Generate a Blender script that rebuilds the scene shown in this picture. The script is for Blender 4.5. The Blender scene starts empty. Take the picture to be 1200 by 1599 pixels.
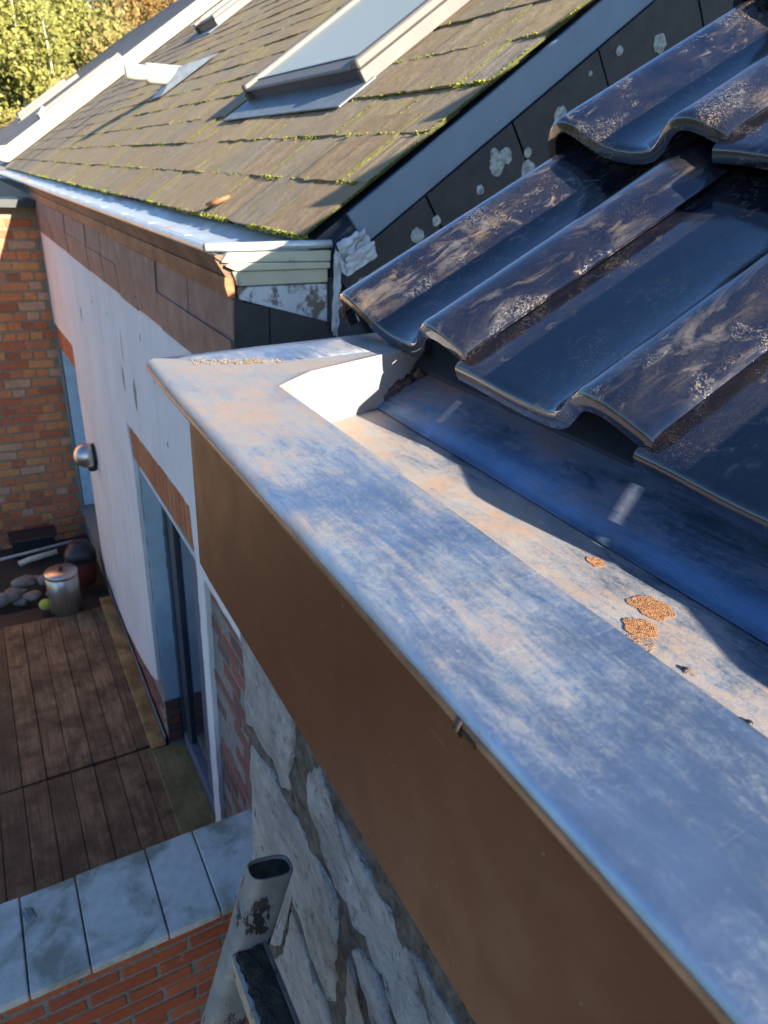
import bpy, bmesh, math, random
from mathutils import Vector, Matrix
from mathutils.geometry import tessellate_polygon
random.seed(7)
rad = math.radians
scn = bpy.context.scene
# ------------------------------------------------------------------ camera, sky, sun, exposure
cd = bpy.data.cameras.new('camera'); cam = bpy.data.objects.new('camera', cd)
scn.collection.objects.link(cam); scn.camera = cam
cam.location = (0, 0, 0); cam.rotation_euler = (rad(64.5044), rad(-2.7519), rad(-29.1607))
cd.sensor_fit = 'VERTICAL'; cd.sensor_height = 36; cd.sensor_width = 27; cd.lens = 24.69
cd.clip_start = 0.01; cd.clip_end = 2000
cd.dof.use_dof = True; cd.dof.focus_distance = 0.58; cd.dof.aperture_fstop = 16
SUN_EL, SUN_AZ = 17.8, 7.8        # azimuth measured from -Y towards +X
w = bpy.data.worlds.new('World'); scn.world = w; w.use_nodes = True
nt = w.node_tree; nt.nodes.clear()
sky = nt.nodes.new('ShaderNodeTexSky'); sky.sky_type = 'NISHITA'; sky.sun_disc = False
sky.sun_elevation = rad(SUN_EL); sky.sun_rotation = rad(180 - SUN_AZ)
sky.air_density = 1.0; sky.dust_density = 0.3; sky.ozone_density = 5.0
bgn = nt.nodes.new('ShaderNodeBackground'); bgn.inputs[1].default_value = 0.070
on_ = nt.nodes.new('ShaderNodeOutputWorld')
nt.links.new(sky.outputs[0], bgn.inputs[0]); nt.links.new(bgn.outputs[0], on_.inputs[0])
sl = bpy.data.lights.new('sun', 'SUN'); sl.energy = 5.0; sl.angle = rad(0.5); sl.color = (1.0, 0.90, 0.74)
so = bpy.data.objects.new('sun', sl); scn.collection.objects.link(so)
sd = Vector((math.cos(rad(SUN_EL))*math.sin(rad(SUN_AZ)), -math.cos(rad(SUN_EL))*math.cos(rad(SUN_AZ)), math.sin(rad(SUN_EL))))
so.rotation_euler = sd.to_track_quat('Z', 'Y').to_euler(); so.location = sd*20
vs = scn.view_settings; vs.view_transform = 'Standard'; vs.look = 'None'; vs.gamma = 1; vs.use_curve_mapping = False
vs.exposure = 2.02
scn.render.engine = 'CYCLES'
scn.cycles.max_bounces = 6; scn.cycles.diffuse_bounces = 3; scn.cycles.glossy_bounces = 3; scn.cycles.transmission_bounces = 2

# ------------------------------------------------------------------ helpers
C = scn.collection
def link(o, parent=None):
    C.objects.link(o)
    if parent is not None: o.parent = parent
    return o
def tag(o, label=None, cat=None, group=None, kind=None):
    if label: o['label'] = label
    if cat: o['category'] = cat
    if group: o['group'] = group
    if kind: o['kind'] = kind
    return o
def empty(name, label=None, cat=None, group=None, loc=(0,0,0)):
    o = bpy.data.objects.new(name, None); o.empty_display_size = 0.1; o.location = loc
    return tag(link(o), label, cat, group)
def from_bm(name, bm, mat, parent=None, smooth=False):
    me = bpy.data.meshes.new(name)
    bmesh.ops.recalc_face_normals(bm, faces=bm.faces[:])
    bm.to_mesh(me); bm.free()
    if smooth:
        for p in me.polygons: p.use_smooth = True
    if mat is not None: me.materials.append(mat)
    return link(bpy.data.objects.new(name, me), parent)
def copy_of(o, parent=None, loc=None, rot=None, scale=None, mat=None):
    c = o.copy(); link(c, parent)
    if parent is None: c.parent = None
    if loc is not None: c.location = loc
    if rot is not None: c.rotation_euler = rot
    if scale is not None: c.scale = scale
    return c
def mesh_obj(name, me, parent=None, loc=(0,0,0), rot=(0,0,0), scale=(1,1,1)):
    o = bpy.data.objects.new(name, me); o.location = loc; o.rotation_euler = rot; o.scale = scale
    return link(o, parent)
def bm_box(bm, x0, x1, y0, y1, z0, z1):
    v = [bm.verts.new(p) for p in ((x0,y0,z0),(x1,y0,z0),(x1,y1,z0),(x0,y1,z0),(x0,y0,z1),(x1,y0,z1),(x1,y1,z1),(x0,y1,z1))]
    for f in ((0,3,2,1),(4,5,6,7),(0,1,5,4),(1,2,6,5),(2,3,7,6),(3,0,4,7)): bm.faces.new([v[i] for i in f])
    return v
def box(name, x0, x1, y0, y1, z0, z1, mat, parent=None, bev=0.0, seg=2):
    bm = bmesh.new(); bm_box(bm, x0, x1, y0, y1, z0, z1)
    if bev: bmesh.ops.bevel(bm, geom=bm.edges[:], offset=bev, segments=seg, affect='EDGES', profile=0.5)
    return from_bm(name, bm, mat, parent, smooth=False)
def prism(name, pts, axis, a, b, mat, parent=None, bev=0.0, seg=2):
    """polygon pts in the two other axes (in axis order), extruded from a to b along axis"""
    bm = bmesh.new()
    def P(p, h): q = list(p); q.insert(axis, h); return q
    A = [bm.verts.new(P(p, a)) for p in pts]; B = [bm.verts.new(P(p, b)) for p in pts]
    n = len(pts)
    bm.faces.new(A); bm.faces.new(B[::-1])
    for i in range(n): bm.faces.new((A[i], A[(i+1)%n], B[(i+1)%n], B[i]))
    if bev: bmesh.ops.bevel(bm, geom=bm.edges[:], offset=bev, segments=seg, affect='EDGES', profile=0.5)
    big = [f for f in bm.faces if len(f.verts) > 4]
    for f in big:
        vl = list(f.verts); bm.faces.remove(f)
        for tri in tessellate_polygon([[v.co for v in vl]]):
            try: bm.faces.new([vl[i] for i in tri])
            except ValueError: pass
    return from_bm(name, bm, mat, parent)
def grid_strip(name, rows, mat, parent=None, smooth=True, close=False):
    """rows: list of lists of points, skinned"""
    bm = bmesh.new(); R = [[bm.verts.new(p) for p in r] for r in rows]
    for i in range(len(R)-1):
        m = len(R[i]); rng = m if close else m-1
        for j in range(rng): bm.faces.new((R[i][j], R[i][(j+1)%m], R[i+1][(j+1)%m], R[i+1][j]))
    return from_bm(name, bm, mat, parent, smooth)
def bm_tube(bm, pts, r, n=10, cap=True, r2=None):
    rings = []
    up = Vector((0.13, 0.21, 0.97))
    for i, p in enumerate(pts):
        p = Vector(p)
        t = (Vector(pts[min(i+1, len(pts)-1)]) - Vector(pts[max(i-1, 0)])).normalized()
        a = t.cross(up).normalized(); b = t.cross(a)
        rr = r if not isinstance(r, (list, tuple)) else r[i]
        rings.append([bm.verts.new(p + a*rr*math.cos(2*math.pi*k/n) + b*rr*math.sin(2*math.pi*k/n)) for k in range(n)])
    for i in range(len(rings)-1):
        for k in range(n): bm.faces.new((rings[i][k], rings[i][(k+1)%n], rings[i+1][(k+1)%n], rings[i+1][k]))
    if cap: bm.faces.new(rings[0][::-1]); bm.faces.new(rings[-1])
def tube(name, pts, r, mat, parent=None, n=12, cap=True):
    bm = bmesh.new(); bm_tube(bm, pts, r, n, cap); return from_bm(name, bm, mat, parent, True)
def lathe(name, prof, mat, parent=None, n=24, loc=(0,0,0)):
    bm = bmesh.new(); R = []
    for r, z in prof: R.append([bm.verts.new((r*math.cos(2*math.pi*k/n), r*math.sin(2*math.pi*k/n), z)) for k in range(n)])
    for i in range(len(R)-1):
        for k in range(n): bm.faces.new((R[i][k], R[i][(k+1)%n], R[i+1][(k+1)%n], R[i+1][k]))
    bm.faces.new(R[0][::-1]); bm.faces.new(R[-1])
    o = from_bm(name, bm, mat, parent, True); o.location = loc; return o
def vnoise(x, y, s=0):
    def h(i, j): 
        n = math.sin(i*127.1+j*311.7+s*74.7)*43758.5453; return n-math.floor(n)
    i, j = math.floor(x), math.floor(y); fx, fy = x-i, y-j
    fx = fx*fx*(3-2*fx); fy = fy*fy*(3-2*fy)
    return (h(i,j)*(1-fx)+h(i+1,j)*fx)*(1-fy)+(h(i,j+1)*(1-fx)+h(i+1,j+1)*fx)*fy
def fbm(x, y, s=0): return (vnoise(x,y,s)+0.5*vnoise(2*x,2*y,s+1)+0.25*vnoise(4*x,4*y,s+2))/1.75

# ------------------------------------------------------------------ node material helper
class M:
    def __init__(s, name):
        s.m = bpy.data.materials.new(name); s.m.use_nodes = True; s.t = s.m.node_tree; s.t.nodes.clear()
        s.o = s.n('ShaderNodeOutputMaterial'); s.b = s.n('ShaderNodeBsdfPrincipled'); s.l(s.b.outputs[0], s.o.inputs[0])
        s._tc = None
    def n(s, k, **kw):
        x = s.t.nodes.new(k)
        for a, v in kw.items(): setattr(x, a, v)
        return x
    def l(s, a, b): s.t.links.new(a, b)
    def co(s, kind='pos'):
        if kind == 'pos': 
            if not hasattr(s, 'g'): s.g = s.n('ShaderNodeNewGeometry')
            return s.g.outputs['Position']
        if s._tc is None: s._tc = s.n('ShaderNodeTexCoord')
        return s._tc.outputs['Object']
    def mapv(s, co, scale=(1,1,1), rot=(0,0,0), loc=(0,0,0)):
        m = s.n('ShaderNodeMapping'); s.l(co, m.inputs[0]); m.inputs['Scale'].default_value = scale
        m.inputs['Rotation'].default_value = rot; m.inputs['Location'].default_value = loc; return m.outputs[0]
    def noise(s, scale, det=4, rough=.55, co=None, dist=0):
        x = s.n('ShaderNodeTexNoise'); x.inputs['Scale'].default_value = scale; x.inputs['Detail'].default_value = det
        x.inputs['Roughness'].default_value = rough; x.inputs['Distortion'].default_value = dist
        s.l(co if co is not None else s.co(), x.inputs['Vector']); return x.outputs['Fac']
    def voro(s, scale, co=None, feat='F1', out='Distance', rnd=1):
        x = s.n('ShaderNodeTexVoronoi'); x.feature = feat; x.inputs['Scale'].default_value = scale
        x.inputs['Randomness'].default_value = rnd
        s.l(co if co is not None else s.co(), x.inputs['Vector']); return x.outputs[out]
    def ramp(s, f, stops, interp='LINEAR'):
        r = s.n('ShaderNodeValToRGB'); s.l(f, r.inputs[0]); e = r.color_ramp.elements; r.color_ramp.interpolation = interp
        while len(e) < len(stops): e.new(0.5)
        for i, (p, c) in enumerate(stops):
            e[i].position = p; e[i].color = (c, c, c, 1) if not isinstance(c, (tuple, list)) else (*c, 1)
        return r.outputs[0]
    def mix(s, f, a, b, mode='MIX'):
        x = s.n('ShaderNodeMix'); x.data_type = 'RGBA'; x.blend_type = mode
        s._in(x.inputs[0], f); s._in(x.inputs[6], a); s._in(x.inputs[7], b); return x.outputs[2]
    def math(s, op, a, b=0.0, clamp=False):
        x = s.n('ShaderNodeMath', operation=op); x.use_clamp = clamp; s._in(x.inputs[0], a); s._in(x.inputs[1], b); return x.outputs[0]
    def _in(s, sock, v):
        if hasattr(v, 'is_linked') or isinstance(v, bpy.types.NodeSocket): s.l(v, sock)
        elif isinstance(v, (tuple, list)): sock.default_value = (*v, 1) if len(v) == 3 else v
        else: sock.default_value = v
    def rnd(s):
        return s.n('ShaderNodeObjectInfo').outputs['Random']
    def col(s, v): s._in(s.b.inputs['Base Color'], v)
    def rough(s, v): s._in(s.b.inputs['Roughness'], v)
    def metal(s, v): s._in(s.b.inputs['Metallic'], v)
    def bump(s, h, strength=.3, dist=.01, prev=None):
        x = s.n('ShaderNodeBump'); x.inputs['Strength'].default_value = strength; x.inputs['Distance'].default_value = dist
        s.l(h, x.inputs['Height'])
        if prev is not None: s.l(prev, x.inputs['Normal'])
        s.l(x.outputs[0], s.b.inputs['Normal']); return x.outputs[0]
def simple(name, col, rough=.6, metal=0, var=.15, scale=20, bump=0.0, bscale=60, bdist=.005):
    m = M(name); n = m.noise(scale, 5)
    lo = tuple(c*(1-var) for c in col); hi = tuple(min(1, c*(1+var)) for c in col)
    m.col(m.ramp(n, [(.3, lo), (.7, hi)])); m.rough(rough); m.metal(metal)
    if bump: m.bump(m.noise(bscale, 5), bump, bdist)
    return m.m

# zinc sheet: metal under patchy dust
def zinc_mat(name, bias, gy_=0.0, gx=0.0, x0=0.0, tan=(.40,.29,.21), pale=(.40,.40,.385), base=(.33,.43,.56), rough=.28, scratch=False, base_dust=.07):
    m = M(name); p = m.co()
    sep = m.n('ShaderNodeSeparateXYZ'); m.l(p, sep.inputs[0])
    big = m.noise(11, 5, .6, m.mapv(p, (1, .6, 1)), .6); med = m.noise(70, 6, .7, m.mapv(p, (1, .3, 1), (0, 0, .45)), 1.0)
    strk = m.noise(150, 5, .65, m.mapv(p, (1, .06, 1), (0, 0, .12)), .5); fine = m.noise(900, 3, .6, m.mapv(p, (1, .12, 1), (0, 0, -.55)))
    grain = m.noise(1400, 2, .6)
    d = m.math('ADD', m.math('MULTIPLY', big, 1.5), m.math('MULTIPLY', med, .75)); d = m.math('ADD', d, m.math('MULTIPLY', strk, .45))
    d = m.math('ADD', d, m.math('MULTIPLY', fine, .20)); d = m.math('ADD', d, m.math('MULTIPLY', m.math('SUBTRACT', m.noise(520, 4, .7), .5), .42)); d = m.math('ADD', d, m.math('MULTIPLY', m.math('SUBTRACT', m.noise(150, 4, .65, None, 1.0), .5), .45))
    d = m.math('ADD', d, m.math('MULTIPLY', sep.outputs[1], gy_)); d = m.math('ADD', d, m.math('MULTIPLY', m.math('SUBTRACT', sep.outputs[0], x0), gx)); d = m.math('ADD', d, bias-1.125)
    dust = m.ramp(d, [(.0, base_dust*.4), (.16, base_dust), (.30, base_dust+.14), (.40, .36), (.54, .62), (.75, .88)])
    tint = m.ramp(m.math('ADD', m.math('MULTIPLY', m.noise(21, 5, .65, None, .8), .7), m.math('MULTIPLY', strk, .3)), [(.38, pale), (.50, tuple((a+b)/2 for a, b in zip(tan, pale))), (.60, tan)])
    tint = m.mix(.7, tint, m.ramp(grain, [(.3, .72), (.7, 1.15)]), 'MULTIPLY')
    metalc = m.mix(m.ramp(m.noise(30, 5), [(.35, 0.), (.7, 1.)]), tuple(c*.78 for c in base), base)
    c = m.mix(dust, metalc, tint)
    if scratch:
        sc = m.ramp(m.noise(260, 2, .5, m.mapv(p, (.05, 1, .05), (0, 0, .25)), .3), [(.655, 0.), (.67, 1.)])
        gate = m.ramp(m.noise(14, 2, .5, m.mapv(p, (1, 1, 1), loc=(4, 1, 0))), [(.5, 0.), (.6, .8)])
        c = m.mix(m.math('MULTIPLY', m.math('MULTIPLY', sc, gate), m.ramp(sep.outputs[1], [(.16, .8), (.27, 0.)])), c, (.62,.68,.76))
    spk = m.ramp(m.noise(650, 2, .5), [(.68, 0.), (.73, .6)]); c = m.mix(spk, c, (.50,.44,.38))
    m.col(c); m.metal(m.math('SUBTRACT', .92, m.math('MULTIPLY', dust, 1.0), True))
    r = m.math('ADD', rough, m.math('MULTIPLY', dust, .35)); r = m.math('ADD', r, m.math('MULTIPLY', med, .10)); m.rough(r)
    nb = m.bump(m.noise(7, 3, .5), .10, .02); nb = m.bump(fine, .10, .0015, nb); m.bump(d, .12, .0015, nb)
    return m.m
ZINC_RIM = zinc_mat('zinc_rim', -.24, 1.0, .4, .18, tan=(.37,.255,.18), pale=(.265,.265,.26), scratch=True)
ZINC_RET = zinc_mat('zinc_return', .10, 0, tan=(.42,.29,.21))
ZINC_SOLE = zinc_mat('zinc_sole', .33, .0, -2.6, .29, tan=(.43,.27,.16), pale=(.37,.33,.28))
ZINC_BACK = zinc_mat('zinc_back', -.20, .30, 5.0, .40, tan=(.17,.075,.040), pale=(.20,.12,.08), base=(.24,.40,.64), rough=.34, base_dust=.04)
ZINC_PLAIN = zinc_mat('zinc_plain', -.05, 0, base=(.46,.50,.55), rough=.5)

def tile_mat():
    m = M('glazed_tile'); o = m.co('obj'); rn = m.rnd()
    off = m.n('ShaderNodeVectorMath', operation='ADD'); m.l(o, off.inputs[0])
    cmb = m.n('ShaderNodeCombineXYZ'); m.l(m.math('MULTIPLY', rn, 37.0), cmb.inputs[0]); m.l(m.math('MULTIPLY', rn, 91.0), cmb.inputs[1])
    m.l(cmb.outputs[0], off.inputs[1]); p = off.outputs[0]
    film = m.ramp(m.noise(16, 6, .65, m.mapv(p, (.6, 1.2, 1)), .8), [(.36, .008), (.56, .05), (.74, .17)])
    fine = m.noise(320, 4, .65, p); film = m.math('MULTIPLY', film, m.ramp(fine, [(.3, .55), (.7, 1.4)]))
    swm = m.ramp(m.noise(60, 6, .75, m.mapv(p, (.7, 1.2, 1)), 1.2), [(.54, 0.), (.60, .40), (.68, .85)])
    gate = m.ramp(m.noise(7.5, 3, .55, p), [(.50, 0.), (.60, 1.)]); spl = m.math('MULTIPLY', swm, gate)
    foam = m.ramp(m.noise(260, 4, .7, p, 1.5), [(.50, 0.), (.56, .75), (.60, .95)])
    fg = m.ramp(m.noise(10, 4, .6, m.mapv(p, (1,1,1), loc=(3.1,1.7,0)), .5), [(.54, 0.), (.62, .85)]); foam = m.math('MULTIPLY', foam, fg)
    grit = m.ramp(m.noise(1100, 2, .6, p), [(.62, 0.), (.70, .6)]); grit = m.math('MULTIPLY', grit, m.ramp(m.noise(12, 3, .5, p), [(.4, .15), (.65, 1.)]))
    sz = m.n('ShaderNodeSeparateXYZ'); m.l(o, sz.inputs[0]); crest = m.ramp(m.math('MULTIPLY', sz.outputs[2], 25.0), [(.25, .25), (.65, 1.)])
    smear = m.ramp(m.noise(30, 6, .7, m.mapv(p, (.45, 1.3, 1), (0, 0, .5)), .7), [(.50, 0.), (.60, .34), (.72, .66)]); smear = m.math('MULTIPLY', m.math('MULTIPLY', smear, crest), m.ramp(m.noise(5, 3, .5, m.mapv(p, loc=(1.2, 7.7, 0))), [(.44, 0.), (.58, 1.)]))
    d = m.math('MAXIMUM', m.math('MAXIMUM', film, m.math('MAXIMUM', spl, smear)), m.math('MAXIMUM', foam, grit), True)
    dc = m.ramp(m.noise(24, 4, .6, p), [(.35, (.23,.185,.15)), (.55, (.27,.185,.115)), (.68, (.40,.24,.105))])
    m.col(m.mix(d, (.003,.005,.013), dc))
    m.rough(m.math('ADD', .11, m.math('MULTIPLY', d, .6)))
    m.b.inputs['Specular IOR Level'].default_value = .5
    m.b.inputs['Coat Weight'].default_value = 1.0; m.b.inputs['Coat Roughness'].default_value = .08; m.b.inputs['Coat IOR'].default_value = 1.55; m.b.inputs['Coat Tint'].default_value = (.75,.85,1,1)
    nb = m.bump(m.noise(22, 3, .5, p), .14, .006); nb = m.bump(m.math('MAXIMUM', spl, foam), .5, .0012, nb)
    m.bump(m.noise(420, 2, .5, p), .05, .001, nb)
    return m.m
TILE = tile_mat()

def fascia_mat():
    m = M('brown_coated_metal'); p = m.co()
    c = m.ramp(m.noise(14, 4, .5), [(.3, (.108,.033,.013)), (.7, (.124,.040,.015))])
    sp = m.ramp(m.noise(240, 2, .4), [(.755, 0.), (.77, .35)]); c = m.mix(sp, c, (.4,.32,.25))
    run = m.ramp(m.noise(5, 5, .65, m.mapv(p, (1, 11, .8)), .3), [(.50, 0.), (.72, .40)]); c = m.mix(run, c, (.085,.028,.013))
    smg = m.ramp(m.noise(22, 5, .65, m.mapv(p, (1, 1, 1.6)), .8), [(.60, 0.), (.75, .12)]); c = m.mix(smg, c, (.22,.14,.09))
    scr = m.ramp(m.noise(3, 2, .4, m.mapv(p, (1, 2.2, 30), (.32, 0, 0)), .2), [(.698, 0.), (.70, .22), (.702, 0.)]); c = m.mix(scr, c, (.42,.30,.22))
    m.col(c); m.rough(m.ramp(m.noise(30, 4), [(.3, .45), (.7, .58)])); m.b.inputs['Specular IOR Level'].default_value = .28
    m.bump(m.noise(1500, 2, .5), .10, .0008)
    return m.m
FASCIA = fascia_mat()

def stone_mat():
    m = M('grey_limestone'); p = m.co(); rn = m.rnd()
    n = m.noise(20, 8, .68, dist=.6); st = m.noise(30, 7, .7, m.mapv(p, (1, .55, 1.9), (.6, 0, 0)))
    c = m.ramp(n, [(.25, (.22,.215,.22)), (.5, (.45,.445,.45)), (.75, (.66,.655,.65))])
    c = m.mix(.6, c, m.ramp(st, [(.3, .5), (.55, 1.0), (.8, 1.25)]), 'MULTIPLY')
    dk = m.ramp(m.noise(75, 5, .7), [(.56, 0.), (.70, .85)]); c = m.mix(dk, c, (.06,.06,.065))
    och = m.ramp(m.noise(13, 4, .6), [(.64, 0.), (.78, .2)]); c = m.mix(och, c, (.26,.23,.18))
    m.col(c); m.rough(.8); nb = m.bump(st, 1.0, .016); m.bump(m.noise(160, 5, .7), .9, .006, nb)
    return m.m
STONE = stone_mat()
def mortar_mat(name, a, b, dark=(.03,.03,.03)):
    m = M(name); n = m.noise(60, 7, .7); c = m.ramp(n, [(.3, dark), (.48, a), (.75, b)])
    m.col(c); m.rough(.95); m.bump(m.noise(180, 5, .7), 1.0, .008); return m.m
MORTAR = mortar_mat('old_lime_mortar', (.115,.10,.085), (.25,.225,.19), (.02,.018,.016))
BMORTAR = mortar_mat('brick_mortar', (.30,.22,.15), (.42,.33,.24), (.14,.10,.07))
GMORTAR = mortar_mat('grey_brick_mortar', (.25,.24,.22), (.36,.35,.32), (.13,.13,.11))

def brick_mat(name, cols, dirt=.4):
    m = M(name); rn = m.rnd(); k = len(cols)
    c = m.ramp(rn, [(i/k, cc) for i, cc in enumerate(cols)], 'CONSTANT')
    n = m.noise(45, 6, .65); c = m.mix(.7, c, m.ramp(n, [(.25, .55), (.6, 1.0), (.8, 1.2)]), 'MULTIPLY')
    d = m.ramp(m.noise(9, 5, .6), [(.45, 0.), (.75, dirt)]); c = m.mix(d, c, (.10,.08,.06))
    pale = m.ramp(m.noise(28, 5, .6), [(.64, 0.), (.74, .45)]); c = m.mix(pale, c, (.40,.36,.31))
    m.col(c); m.rough(.9); m.bump(m.noise(150, 5, .65), .6, .004); return m.m
BRICK_OLD = brick_mat('old_mixed_brick', [(.60,.18,.065),(.66,.23,.08),(.52,.14,.06),(.66,.27,.095),(.60,.21,.09),(.63,.20,.075),(.60,.31,.19),(.42,.13,.06),(.60,.19,.08),(.65,.24,.09),(.55,.155,.065),(.62,.21,.085)], .22)
BRICK_RED = brick_mat('red_parapet_brick', [(.42,.095,.035),(.36,.08,.035),(.45,.12,.05),(.39,.085,.03)], .3)
BRICK_DARK = brick_mat('dark_red_brick', [(.24,.085,.07),(.17,.075,.07),(.29,.10,.07),(.14,.08,.075),(.22,.09,.07)], .5)

def render_mat():
    m = M('white_render'); p = m.co()
    c = m.ramp(m.noise(2.2, 6, .6), [(.3, (.58,.59,.62)), (.7, (.68,.69,.71))])
    st = m.ramp(m.noise(7, 5, .6, m.mapv(p, (1, 1, .12))), [(.48, 0.), (.75, .42)]); c = m.mix(st, c, (.46,.45,.43))
    ch = m.ramp(m.noise(3.1, 3, .5, m.mapv(p, (1, 1.6, .5), loc=(0, 2.2, .7))), [(.735, 0.), (.75, 1.)]); c = m.mix(ch, c, (.26,.29,.28))
    spot = m.ramp(m.noise(40, 3, .5), [(.70, 0.), (.74, .3)]); c = m.mix(spot, c, (.42,.42,.42))
    m.col(c); m.rough(.85); nb = m.bump(m.noise(5, 5, .55), .5, .04); m.bump(m.noise(120, 4), .25, .003, nb); return m.m
RENDER = render_mat()

def slate_mat():
    m = M('mossy_slate'); p = m.co(); rn = m.rnd()
    base = m.ramp(rn, [(0, (.25,.168,.092)), (.3, (.29,.20,.108)), (.55, (.225,.172,.122)), (.8, (.31,.22,.112)), (1, (.235,.19,.145))])
    n = m.noise(18, 7, .68); c = m.mix(.8, base, m.ramp(n, [(.25, .6), (.55, 1.), (.8, 1.35)]), 'MULTIPLY')
    alg = m.ramp(m.noise(4.2, 6, .7, m.mapv(p, (.6, 1.5, .6))), [(.46, 0.), (.70, .5)]); c = m.mix(alg, c, (.23,.175,.055))
    gr = m.ramp(m.noise(30, 6, .7), [(.62, 0.), (.74, .28)]); c = m.mix(gr, c, (.19,.20,.04))
    lic = m.ramp(m.noise(130, 4, .6), [(.65, 0.), (.72, .55)]); c = m.mix(lic, c, (.30,.27,.22))
    m.col(c); m.rough(.85); nb = m.bump(m.noise(30, 6, .7), .5, .008); m.bump(m.noise(220, 4, .6), .5, .003, nb); return m.m
SLATE = slate_mat()
def cheek_mat():
    m = M('dark_cladding_slate'); n = m.noise(16, 7, .65); c = m.ramp(n, [(.3, (.014,.014,.018)), (.6, (.030,.030,.034)), (.8, (.052,.050,.048))])
    och = m.ramp(m.noise(11, 5, .6), [(.66, 0.), (.8, .4)]); c = m.mix(och, c, (.12,.10,.05))
    m.col(c); m.rough(.62); m.bump(m.noise(60, 6, .7), .5, .005); return m.m
CHEEK = cheek_mat()
def wood_mat(name, a, b, c3, scale=(26, 1.6, 26), rough=.75, wet=False):
    m = M(name); p = m.co(); rn = m.rnd()
    cmb = m.n('ShaderNodeCombineXYZ'); m.l(m.math('MULTIPLY', rn, 13.), cmb.inputs[1]); v = m.n('ShaderNodeVectorMath', operation='ADD'); m.l(p, v.inputs[0]); m.l(cmb.outputs[0], v.inputs[1])
    g = m.noise(2.4, 6, .65, m.mapv(v.outputs[0], scale), .6)
    c = m.ramp(g, [(.28, a), (.5, b), (.75, c3)])
    c = m.mix(.75, c, m.ramp(rn, [(0, .5), (1, 1.25)]), 'MULTIPLY')
    st = m.ramp(m.noise(4.5, 6, .68), [(.42, 0.), (.60, .8)]); c = m.mix(st, c, tuple(x*.45 for x in a))
    m.col(c); m.rough(rough); m.bump(g, .4, .004); return m.m
DECKW = wood_mat('weathered_deck_wood', (.125,.068,.033), (.225,.132,.068), (.37,.245,.14))
EDGEW = wood_mat('ochre_edge_board', (.22,.14,.05), (.32,.21,.08), (.40,.28,.12))
THRESH = wood_mat('algae_threshold_board', (.19,.165,.065), (.27,.235,.10), (.33,.29,.14))
CORNICE = wood_mat('brown_cornice_wood', (.10,.055,.035), (.16,.09,.055), (.22,.13,.08), (6, 1, 30))
ORANGEW = wood_mat('orange_cornice_wood', (.26,.10,.045), (.36,.15,.06), (.42,.20,.09), (6, 1, 30))
def panel_mat():
    m = M('stained_fibre_shingle'); n = m.noise(9, 6, .65, dist=.5); c = m.ramp(n, [(.3, (.085,.055,.052)), (.55, (.155,.104,.096)), (.78, (.25,.175,.155))])
    c = m.mix(.55, c, m.ramp(m.rnd(), [(0, .7), (1, 1.2)]), 'MULTIPLY')
    st = m.ramp(m.noise(6, 6, .7, m.mapv(m.co(), (1, 3.5, .35))), [(.52, 0.), (.72, .65)]); c = m.mix(st, c, (.06,.045,.05))
    m.col(c); m.rough(.7); m.bump(m.noise(50, 5), .3, .004); return m.m
PANEL = panel_mat()
def peel_mat(name, paint, under, lo=.5, hi=.58, rough=.6):
    m = M(name); n = m.noise(20, 7, .7, dist=.5); k = m.ramp(n, [(lo, 0.), (hi, 1.)])
    pc = m.mix(.6, paint, m.ramp(m.noise(8, 5), [(.3, .72), (.7, 1.1)]), 'MULTIPLY')
    m.col(m.mix(k, pc, under)); m.rough(rough); m.bump(k, .4, .002); return m.m
ZINC_END = peel_mat('dusty_cream_zinc', (.165,.150,.116), (.135,.12,.09), .56, .70)
ZINC_UP = peel_mat('dusty_cream_upturn', (.130,.118,.094), (.105,.085,.062), .52, .66)
DRIP = simple('brown_reflection_lip', (.27,.17,.115), .42, .45, .3, 60)  # zinc lip: brown reflection of fascia and deck put into the colour
CREAM = peel_mat('peeling_cream_paint', (.46,.45,.34), (.20,.17,.13), .62, .70)
PEELW = peel_mat('peeling_white_board', (.50,.54,.58), (.12,.10,.08), .52, .60)
BLUEP = peel_mat('pale_blue_reveal_paint', (.42,.55,.64), (.20,.22,.22), .64, .70)
LEADM = simple('lead_flashing', (.17,.20,.235), .55, .35, .2, 18, .25, 40)
BAND = simple('blue_grey_zinc_band', (.125,.185,.25), .5, .2, .08, 12, .08, 60)
LEADP = simple('pale_lead', (.42,.46,.50), .5, .3, .25, 20, .4, 40)
GUTN = simple('pale_zinc_gutter', (.55,.59,.60), .42, .45, .15, 14, .1, 40)
GREYFRAME = simple('grey_aluminium_frame', (.115,.105,.097), .55, .1, .08, 15)
DARKFRAME = simple('anthracite_frame', (.035,.045,.065), .4, .0, .15, 15)
SLATEBLUE = simple('blue_grey_frame', (.105,.14,.20), .35, .0, .1, 15)
REDSTRIP = simple('red_brown_strip', (.30,.12,.08), .6, 0, .2, 30)
WHITEP = simple('white_plastic', (.42,.41,.36), .4, 0, .05, 10)
VERGEW = peel_mat('white_verge_paint', (.38,.355,.25), (.26,.24,.18), .66, .75)
COPING = None
def coping_mat():
    m = M('concrete_coping'); rn = m.rnd(); n = m.noise(5, 6, .65, dist=.4)
    c = m.ramp(m.noise(30, 6, .6), [(.3, (.44,.44,.41)), (.7, (.58,.57,.53))])
    a = m.ramp(n, [(.46, 0.), (.60, .75), (.8, .9)]); c = m.mix(a, c, (.17,.18,.12))
    d = m.ramp(m.noise(60, 5, .65), [(.60, 0.), (.72, .4)]); c = m.mix(d, c, (.15,.15,.13))
    m.col(c); m.rough(.8); m.bump(m.noise(110, 5, .6), .35, .003); return m.m
COPING = coping_mat()
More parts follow.
